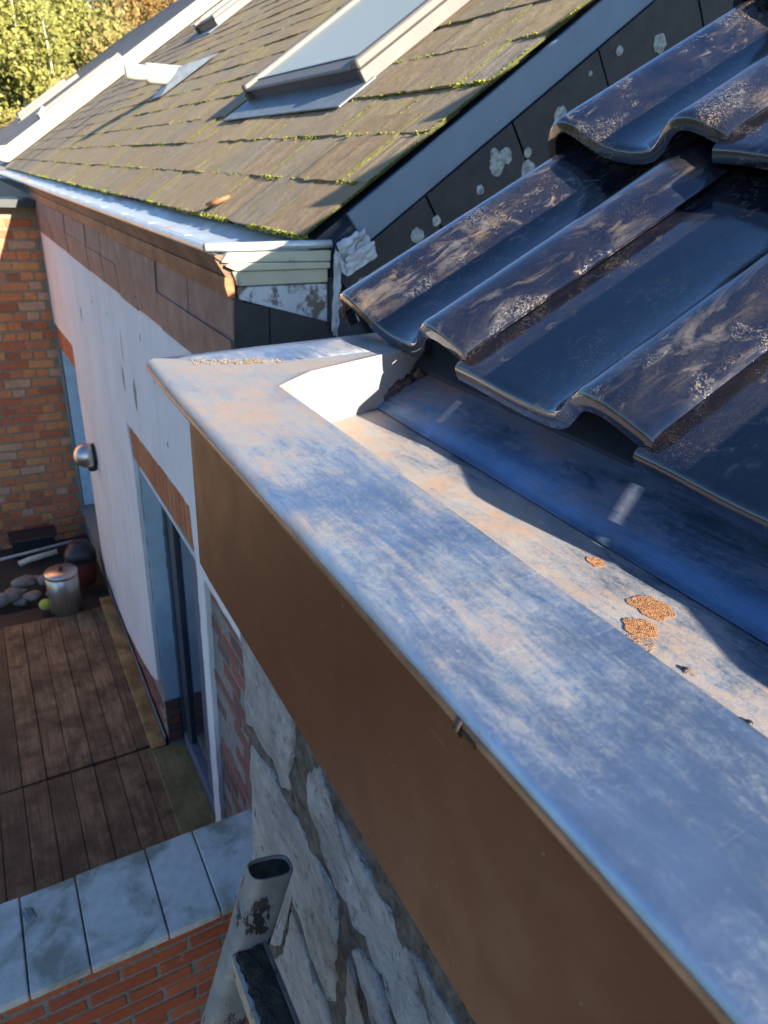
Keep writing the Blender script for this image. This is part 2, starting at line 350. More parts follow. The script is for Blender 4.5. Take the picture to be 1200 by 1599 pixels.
def glass_mat(name, tint=(.35,.40,.40), rough=.06, frost=0.0):
    m = M(name); m.col(tint); m.rough(rough); m.metal(.0); m.b.inputs['IOR'].default_value = 1.5
    m.b.inputs['Specular IOR Level'].default_value = .5; m.b.inputs['Coat Weight'].default_value = frost; m.b.inputs['Coat Roughness'].default_value = .03
    m.bump(m.noise(1.2, 2), .05, .02); return m.m
SKYGLASS = glass_mat('skylight_glass', (.36,.38,.32), .38); DOORGLASS = glass_mat('door_glass', (.02,.025,.035), .06, 1.0)
STEEL = simple('brushed_steel', (.52,.50,.48), .32, .95, .12, 30)
ALU = None
def alu_mat():
    m = M('dirty_aluminium'); n = m.noise(40, 6, .65); c = m.ramp(n, [(.3, (.15,.15,.15)), (.6, (.24,.235,.225)), (.8, (.34,.31,.28))])
    s = m.ramp(m.noise(55, 5, .7, m.mapv(m.co(), (1, 1, .45))), [(.57, 0.), (.61, 1.)]); c = m.mix(s, c, (.022,.019,.018))
    t = m.ramp(m.noise(9, 4), [(.5, 0.), (.7, .45)]); c = m.mix(t, c, (.36,.27,.22))
    m.col(c); m.metal(.35); m.rough(.5); m.bump(n, .2, .002); return m.m
ALU = alu_mat()
DIRT = mortar_mat('caked_dirt', (.045,.035,.028), (.10,.08,.065), (.012,.01,.009))
BLACKP = simple('black_plastic', (.014,.017,.022), .45, 0, .3, 20)
REDPOT = simple('dark_red_pot', (.16,.035,.025), .45, 0, .2, 20)
YGREEN = simple('yellow_green_felt', (.42,.44,.06), .9, 0, .15, 60)
CLIPM = simple('blue_grey_clip', (.13,.17,.22), .4, 0, .1, 50)
ROCK = simple('garden_stone', (.20,.18,.15), .9, 0, .4, 30, .5, 60)
MOSSM = None
def moss_mat():
    m = M('moss'); c = m.ramp(m.noise(25, 5, .6), [(.3, (.07,.08,.012)), (.55, (.19,.20,.022)), (.75, (.36,.35,.035))]); m.col(c); m.rough(.95); return m.m
MOSSM = moss_mat(); MOSSD = simple('mossy_slate_edge', (.055,.058,.014), .95, 0, .5, 60)
RUST = simple('rust_grit', (.30,.145,.065), .9, 0, .4, 300)
SOIL = simple('dry_crumbled_dirt', (.22,.165,.115), .95, 0, .35, 300)
BITU = None
def bitumen_mat():
    m = M('bitumen_bead'); n = m.noise(120, 6, .7); m.col(m.ramp(n, [(.35, (.025,.018,.018)), (.6, (.075,.045,.042)), (.75, (.28,.23,.21))])); m.rough(.55); m.bump(n, .7, .003); return m.m
BITU = bitumen_mat()
LICHEN = simple('pale_lichen', (.33,.37,.35), .9, 0, .6, 60, .6, 300, .002)
BOLTM = simple('oxidised_bolt', (.03,.020,.016), .5, .2, .4, 200)

# ------------------------------------------------------------------ ground and hillside
def ground():
    bm = bmesh.new()
    for x in (-400, 400):
        pass
    v = [bm.verts.new(p) for p in ((-600,-600,-6),(600,-600,-6),(600,900,-6),(-600,900,-6))]; bm.faces.new(v)
    m = M('garden_ground'); m.col(m.ramp(m.noise(.8, 6), [(.3, (.05,.05,.025)), (.7, (.10,.10,.045))])); m.rough(.95)
    return tag(from_bm('ground', bm, m.m), kind='structure')
ground()
def hill_h(x, y):
    t = max(0, min(1, (y-40)/50)); return -5 + 14*t + 1.0*vnoise(x*.06, y*.06, 3)
def hillside():
    rows = []
    for i in range(41):
        y = 39+i*4; rows.append([(-70+j*5, y, hill_h(-70+j*5, y)-(.8 if i == 0 else 0)) for j in range(40)])
    m = M('hillside_soil'); m.col(m.ramp(m.noise(.5, 6), [(.3, (.06,.055,.02)), (.7, (.13,.105,.035))])); m.rough(.95)
    tag(grid_strip('hillside', rows, m.m), kind='structure')
hillside()

# ================================================================== OUR HOUSE
house = empty('tiled_house', 'stone house with black glazed roof tiles in the foreground at right', 'house', loc=(0,0,0))
wallc = box('wall', .192, 5.0, -7, .560, -6, -.30, MORTAR, house)
# rough mortar skin around the stones
def mortar_skin():
    rows = []
    for i in range(90):
        y = .572-.0105*i
        rows.append([(.1795+.0045*(fbm(y*60, (-.30-.0105*j)*60, 5)-.5)*2, y, -.30-.0105*j) for j in range(75)])
    o = grid_strip('mortar', rows, MORTAR, house, False)
mortar_skin()
stones = [ # polygons in (y,z) on the wall face
 [(.5751,-.338),(.5766,-.4451),(.5756,-.5423),(.554,-.5308),(.5176,-.5302),(.485,-.5165),(.4642,-.5363),(.4478,-.5254),(.4441,-.4992),(.4341,-.441),(.44,-.38),(.45,-.338)],
 [(.5686,-.5546),(.5809,-.8307),(.5807,-.9329),(.4792,-.7922),(.4498,-.6728),(.4232,-.6743),(.3917,-.6905),(.3518,-.7055),(.3415,-.6891),(.3388,-.6303),(.3387,-.5787),(.3427,-.546),(.3694,-.5382),(.4033,-.536),(.4326,-.5365),(.4578,-.541),(.4857,-.5314),(.5319,-.5454)],
 [(.4500,-.683),(.4750,-.7950),(.5700,-.9500),(.5175,-1.1554),(.3168,-.7763),(.3542,-.7194),(.3946,-.7068),(.4266,-.6886)],
 [(.4119,-.4543),(.4077,-.4969),(.3856,-.5207),(.3531,-.5325),(.3284,-.5249),(.3141,-.5361),(.2964,-.5256),(.287,-.5381),(.2658,-.539),(.2443,-.5537),(.2252,-.5698),(.1925,-.5114),(.2118,-.494),(.2194,-.4849),(.2293,-.4703),(.2442,-.4631),(.2587,-.4569),(.2833,-.4562),(.302,-.4539),(.3566,-.4437),(.385,-.42)],
 [(.3188,-.5698),(.3064,-.551),(.2786,-.5408),(.2646,-.5512),(.2515,-.5655),(.2365,-.59),(.2662,-.643),(.2822,-.608),(.2908,-.5975)],
 [(.2404,-.4560),(.2268,-.4547),(.2,-.4575),(.1828,-.456),(.164,-.4698),(.1821,-.5032),(.2071,-.4891),(.2185,-.4744)],
 [(.328,-.585),(.300,-.612),(.275,-.655),(.24,-.64),(.20,-.60),(.16,-.66),(.20,-.74),(.29,-.76),(.325,-.72)],
 [(.155,-.48),(.09,-.45),(-.10,-.45),(-.12,-.56),(.0,-.60),(.14,-.58),(.17,-.52)],
]
rq = random.Random(17)
for (y0, y1, z0, z1) in ((.09,-.10,-.345,-.435),(-.115,-.34,-.345,-.47),(-.355,-.60,-.345,-.45),(-.14,-.32,-.49,-.62),(-.335,-.60,-.47,-.60),(.13,-.07,-.615,-.735),(-.085,-.30,-.64,-.76),(-.315,-.60,-.62,-.75),
        (.14,-.09,-.76,-.92),(-.105,-.34,-.78,-.93),(.37,.16,-.79,-.90),(.30,.10,-.94,-1.10),(.08,-.16,-.94,-1.08),(-.18,-.42,-.95,-1.1),(.57,.46,-.98,-1.12)):
    j = lambda: rq.uniform(-.016, .016)
    stones.append([(y0+j(), z0+j()*.4), ((y0+y1)/2, z0+j()*.6), (y1+j(), z0+j()*.4), (y1+j(), (z0+z1)/2), (y1+j(), z1+j()), ((y0+y1)/2, z1+j()), (y0+j(), z1+j()), (y0+j(), (z0+z1)/2)])
for i, poly in enumerate(stones):
    cy = sum(p[0] for p in poly)/len(poly); cz = sum(p[1] for p in poly)/len(poly)
    poly = [(cy+(p[0]-cy)*.955, cz+(p[1]-cz)*.955) for p in poly]
    # subdivide and jitter the outline, then dome towards the viewer
    out = []
    for k, p in enumerate(poly):
        q = poly[(k+1) % len(poly)]; n = max(1, int(math.hypot(q[0]-p[0], q[1]-p[1])/.009))
        for t in range(n):
            f = t/n; y = p[0]+(q[0]-p[0])*f; z = p[1]+(q[1]-p[1])*f
            jj = .0015*(1 if y < .57 else .3)
            out.append((y+random.uniform(-jj, jj), z+random.uniform(-jj, jj)))
    rows = []
    xs = [(1.0, .205), (1.0, .1835), (.992, .1785), (.975, .1772), (.9, .1768), (.75, .1765), (.5, .1765), (.28, .1765), (.08, .1765)]
    bm = bmesh.new(); R = []
    for f, x in xs:
        R.append([bm.verts.new((x + (.005*(fbm((cy+(y-cy)*f)*45+i, (cz+(z-cz)*f)*45, 9)-.5) if f < .995 else 0), cy+(y-cy)*f, cz+(z-cz)*f)) for y, z in out])
    n = len(out)
    for a in range(len(R)-1):
        for k in range(n): bm.faces.new((R[a][k], R[a][(k+1)%n], R[a+1][(k+1)%n], R[a+1][k]))
    bm.faces.new(R[-1])
    from_bm('stone', bm, STONE, house, True)
# fascia with chamfered far corner, and box behind it
fb = prism('fascia_board', [(-2.5,-.184),(.572,-.184),(.572,-.331),(.540,-.3335),(-2.5,-.3335)], 0, .1367, .1385, FASCIA, house)
for v in fb.data.vertices: v.co.x += .008*v.co.y
prism('fascia_return', [(.1437,-.190),(.192,-.190),(.192,-.331),(.1437,-.331)], 1, .5695, .5718, FASCIA, house)
box('soffit', .1450, .1855, -2.5, .569, -.3315, -.327, FASCIA, house)
# ---- roof tiles
PITCH, TILT = rad(34.3), rad(28.2)
TS = 1.08; GA = .345*TS; TW = .222*TS
prof = [(-.016,.0085),(-.006,.0080),(.0,.0078),(.012,.0068),(.03,.0046),(.05,.0020),(.07,.0005),(.09,0),(.108,.0004),(.117,.0024),(.124,.0068),(.131,.0140),(.138,.0222),(.145,.0288),(.152,.0330),(.160,.0350),(.169,.0352),(.179,.0334),(.190,.0296),(.201,.0246),(.210,.0204),(.2150,.0172),(.2165,.0150)]
vprof = [(-.046,-.010),(-.0455,.0020),(-.042,.0150),(-.035,.0262),(-.026,.0335),(-.015,.0368),(-.004,.0362),(.008,.0318),(.022,.0236),(.037,.0145),(.052,.0075),(.068,.0028),(.090,.0002)] + prof[8:]
def tile_mesh(name, prof, th=.0135):
    L = .445; prof = [(s_*TS, h_*TS) for s_, h_ in prof]
    ls = [(0, -.0062), (.0012, -.0034), (.0038, -.0012), (.008, -.0002), (.014, 0), (.06, 0), (.12, 0), (.2, 0), (.3, 0), (L, 0)]
    bm = bmesh.new(); top = []; bot = []
    sag = lambda l: .0
    for l, dz in ls:
        top.append([bm.verts.new((l, -s, h+dz+sag(l))) for s, h in prof])
    lb = [0, .012, .016, .06, .2, L]
    tb = [th+.004, th+.004, th, th, th, th]
    for l, t in zip(lb, tb):
        row = []
        for k, (s, h) in enumerate(prof):
            a = prof[max(0, k-1)]; b = prof[min(len(prof)-1, k+1)]
            tx, tz = b[0]-a[0], b[1]-a[1]; ln = math.hypot(tx, tz); nx, nz = -tz/ln, tx/ln
            row.append(bm.verts.new((l, -(s-nx*t*.9), h-nz*t)))
        bot.append(row)
    n = len(prof)
    for G in (top, bot):
        for i in range(len(G)-1):
            for k in range(n-1): bm.faces.new((G[i][k], G[i][k+1], G[i+1][k+1], G[i+1][k]))
    for k in range(n-1):
        bm.faces.new((top[0][k], top[0][k+1], bot[0][k+1], bot[0][k])); bm.faces.new((top[-1][k], top[-1][k+1], bot[-1][k+1], bot[-1][k]))
    for k in (0, n-1):
        tv = [r[k] for r in top]; bv = [r[k] for r in bot]
        bm.faces.new(tv + bv[::-1])
    bmesh.ops.triangulate(bm, faces=[f for f in bm.faces if len(f.verts) > 4])
    me = bpy.data.meshes.new(name); bmesh.ops.recalc_face_normals(bm, faces=bm.faces[:])
    for e in bm.edges:
        if len(e.link_faces) == 2 and e.calc_face_angle(0) > rad(38): e.smooth = False
    for f in bm.faces: f.smooth = True
    bm.to_mesh(me); bm.free(); me.materials.append(TILE); return me
tmeshes = [tile_mesh('roof_tile', prof)]; vmesh = tile_mesh('verge_tile', vprof)
UP = Vector((math.cos(PITCH), 0, math.sin(PITCH)))
def front(y): return Vector((.3665*TS+.003+.030*(y-.307), 0, -.1535*TS+.024*(y-.80)))
under = []
X0, Z0 = .445, -.20
roof = prism('roof', [(X0, Z0), (X0+7*UP.x, Z0+7*UP.z), (X0+7*UP.x, Z0+7*UP.z-.12), (X0+.06, Z0-.06)], 1, -6.5, .765, DARKFRAME, house)
def tile_pos(r, c):
    y = .728*TS - c*TW
    p = front(y) + UP*(GA*r); p.y = y; return p
rr = random.Random(3)
def place_tile(r, c):
    p = tile_pos(r, c)
    o = mesh_obj('roof_tile' if c else 'verge_tile', tmeshes[0] if c else vmesh, roof, p,
        (rr.uniform(-.006,.006), -TILT+rr.uniform(-.006,.006), rr.uniform(-.008,.008)+.004))
    return o
for r in range(7):
    for c in range(9):
        o = place_tile(r, c)
def rest_tiles():
    bm = bmesh.new()
    src = [(tile_pos(r, c)) for r in range(0, 20) for c in range(0, 28) if not (r < 7 and c < 9)]
    P2 = prof[::2]+[prof[-1]]
    for p in src:
        Rm = Matrix.Translation(p) @ Matrix.Rotation(-TILT, 4, 'Y')
        rows = []
        for l in (0, .4): rows.append([bm.verts.new(Rm @ Vector((l, -s*TS, h*TS))) for s, h in P2])
        low = [bm.verts.new(Rm @ Vector((0, -s*TS, h*TS-.016))) for s, h in P2]
        for k in range(len(P2)-1):
            bm.faces.new((rows[0][k], rows[0][k+1], rows[1][k+1], rows[1][k])); bm.faces.new((low[k], low[k+1], rows[0][k+1], rows[0][k]))
    o = from_bm('distant_roof_tiles', bm, TILE, roof, True); o['kind'] = 'stuff'
rest_tiles()

# ================================================================== BOX GUTTER
gut = empty('box_gutter', 'dusty zinc box gutter with wide flat rim below the black tiles', 'gutter')
SK = .014
def gy(n, a, b): return [a+(b-a)*i/n for i in range(n+1)]
ys = gy(60, -2.4, .60)
ZR = -.180
def rim_rows():
    rows = []
    for y in ys+[.64, .68, .715, .735, .742]:
        k = SK*y; wob = .0010*(fbm(y*7, 3.3)-.5); zz = ZR+.0014*(fbm(y*6, 8.1)-.5)
        t = 0
        xo = .1340+.008*y; 
        if y > .62: xo += .03*(y-.62)
        xi = .2262+k*.9
        if y > .62: xi = .2262+.62*SK*.9 + (y-.62)*.62*4
        row = []
        # rolled drip edge: underside back, round nose, top
        for a in range(10, 91, 20):
            row.append((xo+.0078-.0078*math.cos(rad(a)), y, zz-.0082+.0078*math.sin(rad(a))))
        for f in (.12, .3, .5, .7, .88): row.append((xo+(xi-xo)*f, y, zz+wob*math.sin(f*3)-.0006*(1-f)))
        row.append((xi-.0042, y, zz+.0002)); row.append((xi-.0016, y, zz+.0009)); row.append((xi-.0002, y, zz+.0006)); row.append((xi, y, zz-.0008)); row.append((xi+.0002, y, zz-.006)); row.append((xi+.0006, y, -.2405))
        rows.append(row)
    return rows
rim = grid_strip('front_rim', rim_rows(), ZINC_RIM, gut)
rows = []
for y in ys+[.64, .68, .715, .735, .742]:
    xo = .1340+.008*y+(.03*(y-.62) if y > .62 else 0); zz = ZR+.0014*(fbm(y*6, 8.1)-.5)
    rows.append([(xo+.009, y, zz-.0125), (xo+.0050, y, zz-.0130), (xo+.0022, y, zz-.0125)]+[(xo+.0078-.0080*math.cos(rad(a)), y, zz-.0082+.0080*math.sin(rad(a))) for a in range(-25, 17, 8)])
grid_strip('drip_edge', rows, DRIP, gut)
# end return: strip turning the corner, with an inner face
def lerp(a, b, f): return tuple(a[i]+(b[i]-a[i])*f for i in range(len(a)))
outer0, outer1 = (.158, .7435), (.640, .832); inner0, inner1 = (.2520, .6860), (.640, .7335)
rows = []
for i in range(25):
    f = i/24; o = lerp(outer0, outer1, f); n_ = lerp(inner0, inner1, f); zz = ZR+.0012*(fbm(f*9, 2.2)-.5)+.0004
    rows.append([(o[0], o[1]-.004, zz-.010), (o[0], o[1]+.001, zz-.006), (o[0], o[1], zz-.002), (o[0], o[1]-.002, zz), *( (*lerp(o, n_, g), zz) for g in (.25, .5, .75)),
                 (n_[0], n_[1]+.002, zz-.0002), (n_[0], n_[1], zz-.0016), (n_[0]+.0005, n_[1]-.001, zz-.005)])
grid_strip('end_return', rows, ZINC_RET, gut)
rows = []
for i in range(25):
    f = i/24; n_ = lerp(inner0, inner1, f)
    rows.append([(n_[0], n_[1]-.0012, ZR-.0035), (n_[0]+.002, n_[1]-.0025, ZR-.020), (n_[0]+.004, n_[1]-.0035, ZR-.0440), (n_[0]+.004, n_[1]-.0020, ZR-.0452)])
grid_strip('end_plate', rows, ZINC_END, gut)
rows = []
for i in range(25):
    f = i/24; n_ = lerp(inner0, inner1, f)
    rows.append([(n_[0]+.004, n_[1]+.001, ZR-.043), (n_[0]+.004, n_[1]-.0045, ZR-.050), (n_[0]+.004, n_[1]-.0105, ZR-.0560), (n_[0]+.004, n_[1]-.020, ZR-.0590), (n_[0]+.004, n_[1]-.028, ZR-.0595)])
grid_strip('sole_upturn', rows, ZINC_UP, gut)
# sole
rows = []
for y in ys+[.64, .68, .70]:
    k = SK*y; rows.append([(.2285+k+(.379-.2285)*g, y, -.2400+.0010*(fbm(y*8, g*4, 4)-.5)) for g in (0, .15, .3, .45, .6, .75, .9, 1.0)])
grid_strip('sole_plate', rows, ZINC_SOLE, gut)
rows = []
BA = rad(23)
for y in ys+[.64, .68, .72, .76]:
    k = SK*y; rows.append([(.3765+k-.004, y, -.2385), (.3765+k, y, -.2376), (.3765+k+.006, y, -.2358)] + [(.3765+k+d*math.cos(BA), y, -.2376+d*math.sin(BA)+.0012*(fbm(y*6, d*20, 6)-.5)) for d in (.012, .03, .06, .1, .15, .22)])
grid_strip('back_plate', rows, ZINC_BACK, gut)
# underside box so the trough is solid
prism('gutter_lining', [(.1475,-.1915),(.2255,-.1915),(.2285,-.246),(.39,-.246),(.39,-.30),(.1475,-.30)], 1, -2.4, .569, DARKFRAME, gut)
prism('end_lining', [(.19,.7050),(.2560,.6920),(.640,.7390),(.640,.826),(.19,.742)], 2, -.30, -.1865, DARKFRAME, gut)
# lap seam of the inner sheet on the rim with a ragged solder patch
def ragged(name, pts, z0, z1, mat, parent, jit=.0012):
    out = []
    for k, p in enumerate(pts):
        q = pts[(k+1) % len(pts)]; n = max(1, int(math.hypot(q[0]-p[0], q[1]-p[1])/.003))
        for t in range(n):
            f = t/n; out.append((p[0]+(q[0]-p[0])*f+random.uniform(-jit, jit), p[1]+(q[1]-p[1])*f+random.uniform(-jit, jit)))
    return prism(name, out, 2, z0, z1, mat, parent)
# bolt under the rim
b_ = Vector((.1372, .160, -.1902))
bm = bmesh.new(); pts = []; rs = []
for i in range(17): pts.append((b_.x, b_.y-.007+i*.00085, b_.z)); rs.append(.0030 if i % 2 else .0022)
bm_tube(bm, pts, rs, 12); from_bm('bolt', bm, BOLTM, gut, True)
lathe('nut', [(.0022,0),(.0045,0),(.0045,.0036),(.0022,.0036)], BOLTM, gut, 6, (b_.x, b_.y+.006, b_.z)).rotation_euler = (rad(90), 0, 0)
# bitumen bead along the end plate on the back plate
bm = bmesh.new(); pts = []; rs = []
for i in range(60):
    f = i/59; x = .385+.235*f; pts.append((x+random.uniform(-.0016,.0016), .694+.02*f-.004+random.uniform(-.003,.003), -.2365+.235*f*math.tan(BA)+random.uniform(-.0012,.0024))); rs.append(.0065+random.uniform(-.0022,.0030))
bm_tube(bm, pts, rs, 10); from_bm('bitumen_bead', bm, BITU, gut, True)
# nail holes as small nail heads
for x, y in ((.3108,.1883),(.3050,.1441)):
    lathe('nail_head', [(.0006,-.002),(.0021,0),(.0018,.0009),(.0004,.0014)], BLACKP, gut, 8, (x, y, -.2398))

def grains(name, patches, mat, label, cat, size=(.0004,.0011)):
    bm = bmesh.new()
    for cx, cy, cz, rx, ry, n, lump in patches:
        for _ in range(n):
            a = random.uniform(0, 6.283); rr_ = math.sqrt(random.random())*(.75+.4*vnoise(math.cos(a)*2+cx*99, math.sin(a)*2+cy*77))
            x = cx+rx*rr_*math.cos(a); y = cy+ry*rr_*math.sin(a); s = random.uniform(*size)
            z = cz+s*.4+lump*(1-rr_)*random.random()
            vv = [bm.verts.new((x+s*random.uniform(.5,1)*dx, y+s*random.uniform(.5,1)*dy, z+s*.8*random.uniform(.5,1)*dz)) for dx, dy, dz in ((1,0,0),(-1,0,0),(0,1,0),(0,-1,0),(0,0,1),(0,0,-1))]
            for f in ((0,2,4),(2,1,4),(1,3,4),(3,0,4),(2,0,5),(1,2,5),(3,1,5),(0,3,5)): bm.faces.new([vv[i] for i in f])
    o = from_bm(name, bm, mat); tag(o, label, cat, kind='stuff'); return o
grains('rust_grit', [(.3440,.2420,-.2396,.0125,.0150,4200,.0004),(.3190,.2280,-.2396,.0105,.0120,2600,.0003),(.3540,.3010,-.2396,.0058,.0080,1100,.0002),(.3080,.2180,-.2396,.010,.010,420,.0001),(.312,.186,-.2396,.004,.005,60,.0002)], RUST, 'patches of orange rust-coloured grit in the gutter sole', 'grit', (.00018,.00055))
pt = []
for i in range(60):
    f = random.random()**.8; pt.append((.172+.10*f+random.uniform(-.006,.006), .715-.020*f+random.uniform(-.010,.010), ZR+.0004, random.uniform(.001,.007), random.uniform(.001,.005), random.randint(3, 26), .0007))
for i in range(10): pt.append((.235+.012*random.random(), .690+.01*random.random(), ZR+.0006, .004, .004, 40, .0022))
grains('crumbled_dirt', pt, SOIL, 'dry crumbled dirt along the mitred corner of the gutter rim', 'dirt', (.00025,.0010))

# ================================================================== LADDER
lad = empty('ladder', 'aluminium ladder with dirty open stile top leaning against the stone wall', 'ladder', loc=(.130,.372,-.507))
lad.location = (0,0,0)
LT = Vector((.130,.372,-.507)); LD = Vector((-.268, 0, -.963)).normalized()
def stile(y):
    bm = bmesh.new(); side = Vector((0,1,0)); across = LD.cross(side).normalized()
    def ring(c, a, b, nn=24):
        o = []
        for k in range(nn):
            t = 2*math.pi*k/nn; ca, sa = math.cos(t), math.sin(t)
            e = lambda v: math.copysign(abs(v)**.62, v)
            o.append(bm.verts.new(c + across*a*e(ca) + side*b*e(sa)))
        return o
    c0 = Vector((LT.x, y, LT.z)); c1 = c0+LD*4.6
    R = [ring(c0+LD*.10, .0165, .0085), ring(c0+LD*.0, .0172, .0092), ring(c0-LD*.0012, .0184, .0104), ring(c0, .0192, .0112), ring(c1, .0192, .0112)]
    for i in range(4):
        for k in range(24): bm.faces.new((R[i][k], R[i][(k+1)%24], R[i+1][(k+1)%24], R[i+1][k]))
    bm.faces.new(R[-1])
    o = from_bm('stile', bm, ALU, lad, True)
    bm = bmesh.new(); r_ = ring(c0+LD*.0022, .0171, .0091); 
    from_bm('dirt_plug', (bm.faces.new(r_), bm)[1], DIRT, lad)
    return o
stile(.372); stile(.030)
for i in range(12):
    c = LT+LD*(.088+.28*i)
    bm = bmesh.new(); across = LD.cross(Vector((0,1,0))).normalized()
    hw, hh = .0150, .0130; a = Vector((1,0,0)); u = Vector((0,0,1))
    prf = [(-hw,-hh),(hw,-hh),(hw,hh),(hw-.003,hh+.0015),(-hw+.003,hh+.0015),(-hw,hh)]
    A = [bm.verts.new(Vector((c.x,.361,c.z))+a*p+u*q) for p, q in prf]; B = [bm.verts.new(Vector((c.x,.041,c.z))+a*p+u*q) for p, q in prf]
    for k in range(6): bm.faces.new((A[k], A[(k+1)%6], B[(k+1)%6], B[k]))
    rg = from_bm('rung', bm, ALU, lad)
    if i == 0:
        bm = bmesh.new(); rows = []
        for j in range(70):
            y = .360-.0045*j; e0 = -hw+.0028+random.uniform(-.0012,.0022); rows.append([bm.verts.new((c.x+e0+(hw*2-.004-(e0+hw))*g, y, c.z+hh+.0016+(.0016*random.random() if 0 < g < 1 else 0))) for g in (0,.15,.3,.45,.6,.75,.9,1)])
        for j in range(69):
            for g in range(7): bm.faces.new((rows[j][g], rows[j][g+1], rows[j+1][g+1], rows[j+1][g]))
        from_bm('caked_dirt', bm, DIRT, rg)

# ================================================================== NEIGHBOURING RENDERED HOUSE
nb = empty('rendered_house', 'neighbouring house with white rendered wall and mossy slate roof', 'house')
T36 = math.tan(rad(36)); XE, ZE = .783, -.150
def rz(x): return ZE+T36*(x-XE)
YV, YB = 1.80, 13.5
# core walls round the openings (door y 2.40-3.60, far window y 5.73-6.9)
core = empty('x'); bpy.data.objects.remove(core)
bm = bmesh.new()
for a, b, z0, z1 in ((1.78,2.40,-6,-.30),(2.40,3.60,-1.42,-.30),(2.40,3.60,-6,-3.34),(3.60,5.73,-6,-.30),(5.73,6.90,-1.45,-.30),(5.73,6.90,-6,-3.08),(6.90,13.5,-6,-.30)):
    bm_box(bm, .608, .95, a, b, z0, z1)
wall = from_bm('wall', bm, GMORTAR, nb)
box('back_room', .955, 5.5, 1.85, 13.4, -6, -.45, DARKFRAME, nb)
# render skin, jagged edges
def jag(pts, amp):
    out = []
    for k, p in enumerate(pts):
        q = pts[(k+1) % len(pts)]; L = math.hypot(q[0]-p[0], q[1]-p[1]); n = max(1, int(L/.05))
        for t in range(n):
            f = t/n; j = amp if (0 < t) else 0
            out.append((p[0]+(q[0]-p[0])*f+random.uniform(-j, j), p[1]+(q[1]-p[1])*f+random.uniform(-j, j)))
    return out
rp = [(1.78,-.45),(6.91,-.45),(6.91,-1.30),(5.72,-1.25),(5.72,-3.06),(5.60,-3.16),(5.1,-3.20),(4.72,-3.19),(4.2,-3.08),(3.85,-2.98),(3.625,-2.86),(3.625,-1.43),(3.70,-1.215),(2.47,-1.175),(2.435,-1.42),(2.435,-3.30),(2.335,-3.30),(2.335,-1.425),(1.78,-1.425)]
prism('render', jag(rp, .006), 0, .586, .6075, RENDER, nb)
for cy_, cz_, a_, b_2 in ((4.946,-.882,.022,.055),(3.63,-.965,.022,.07),(3.352,-.975,.034,.085),(3.9,-.70,.008,.012),(2.9,-.80,.007,.01),(4.4,-.72,.008,.012),(2.75,-1.02,.01,.014),(3.1,-.66,.008,.02)):
    prism('render_chip', [(cy_+a_*(.6+.5*random.random())*math.cos(6.283*k/11), cz_+b_2*(.6+.5*random.random())*math.sin(6.283*k/11)) for k in range(11)], 0, .5850, .5862, GMORTAR, nb)
prism('far_render', [(5.73,-3.09),(6.90,-3.09),(6.90,-3.35),(5.73,-3.35)], 0, .59, .6075, GMORTAR, nb)
# lintels of soldier bricks
def soldier(y0, y1, zt0, zt1, h):
    n = int((y1-y0)/.072); 
    for i in range(n):
        a = y0+(y1-y0)*i/n; b = y0+(y1-y0)*(i+1)/n-.010; f = i/n; zt = zt0+(zt1-zt0)*f
        o = box('lintel_brick', .594, .607, a, b, zt-h, zt, LINT, wall, .002, 1)
LINT = brick_mat('orange_lintel_brick', [(.40,.14,.06),(.44,.17,.075),(.37,.125,.055)], .2)
soldier(2.45, 3.69, -1.182, -1.215, .185)
soldier(5.735, 6.895, -1.262, -1.305, .19)
# dark bricks: right of door and exposed skirt
def brick_mesh(name, L, H, D, mat, seed, jit=.003):
    rnd = random.Random(seed); bm = bmesh.new(); bm_box(bm, 0, L, 0, D, 0, H)
    for v in bm.verts: v.co += Vector((rnd.uniform(-jit,jit), rnd.uniform(-jit,jit)*.5, rnd.uniform(-jit,jit)))
    bmesh.ops.bevel(bm, geom=bm.edges[:], offset=.004, segments=1, affect='EDGES')
    bmesh.ops.recalc_face_normals(bm, faces=bm.faces[:])
    me = bpy.data.meshes.new(name); bm.to_mesh(me); bm.free(); me.materials.append(mat); return me
bd = [brick_mesh('brick', .195, .056, .03, BRICK_DARK, s, .005) for s in range(4)]
rb = random.Random(11)
def brick_run(meshes, parent, y0, y1, z0, z1, course, length, x, flip=True):
    z = z1-course; row = 0
    while z > z0-.01:
        y = y0 - (length*.5 if row % 2 else 0)
        while y < y1-.02:
            if y > y0-.06:
                # local X runs along world -Y... rotate so that local +X -> world +Y, local +Y (depth) -> +X
                o = mesh_obj('brick', rb.choice(meshes), parent, (x+rb.uniform(-.003,.003), y, z), (0,0,0))
                o.matrix_basis = Matrix(((0,1,0,o.location.x),(1,0,0,y+rb.uniform(-.003,.003)),(0,0,1,z+rb.uniform(-.002,.002)),(0,0,0,1)))
            y += length
        z -= course; row += 1
brick_run(bd, wall, 1.80, 2.325, -3.0, -1.44, .068, .207, .6065)
brick_run(bd, wall, 3.66, 5.3, -3.34, -3.05, .068, .207, .603)
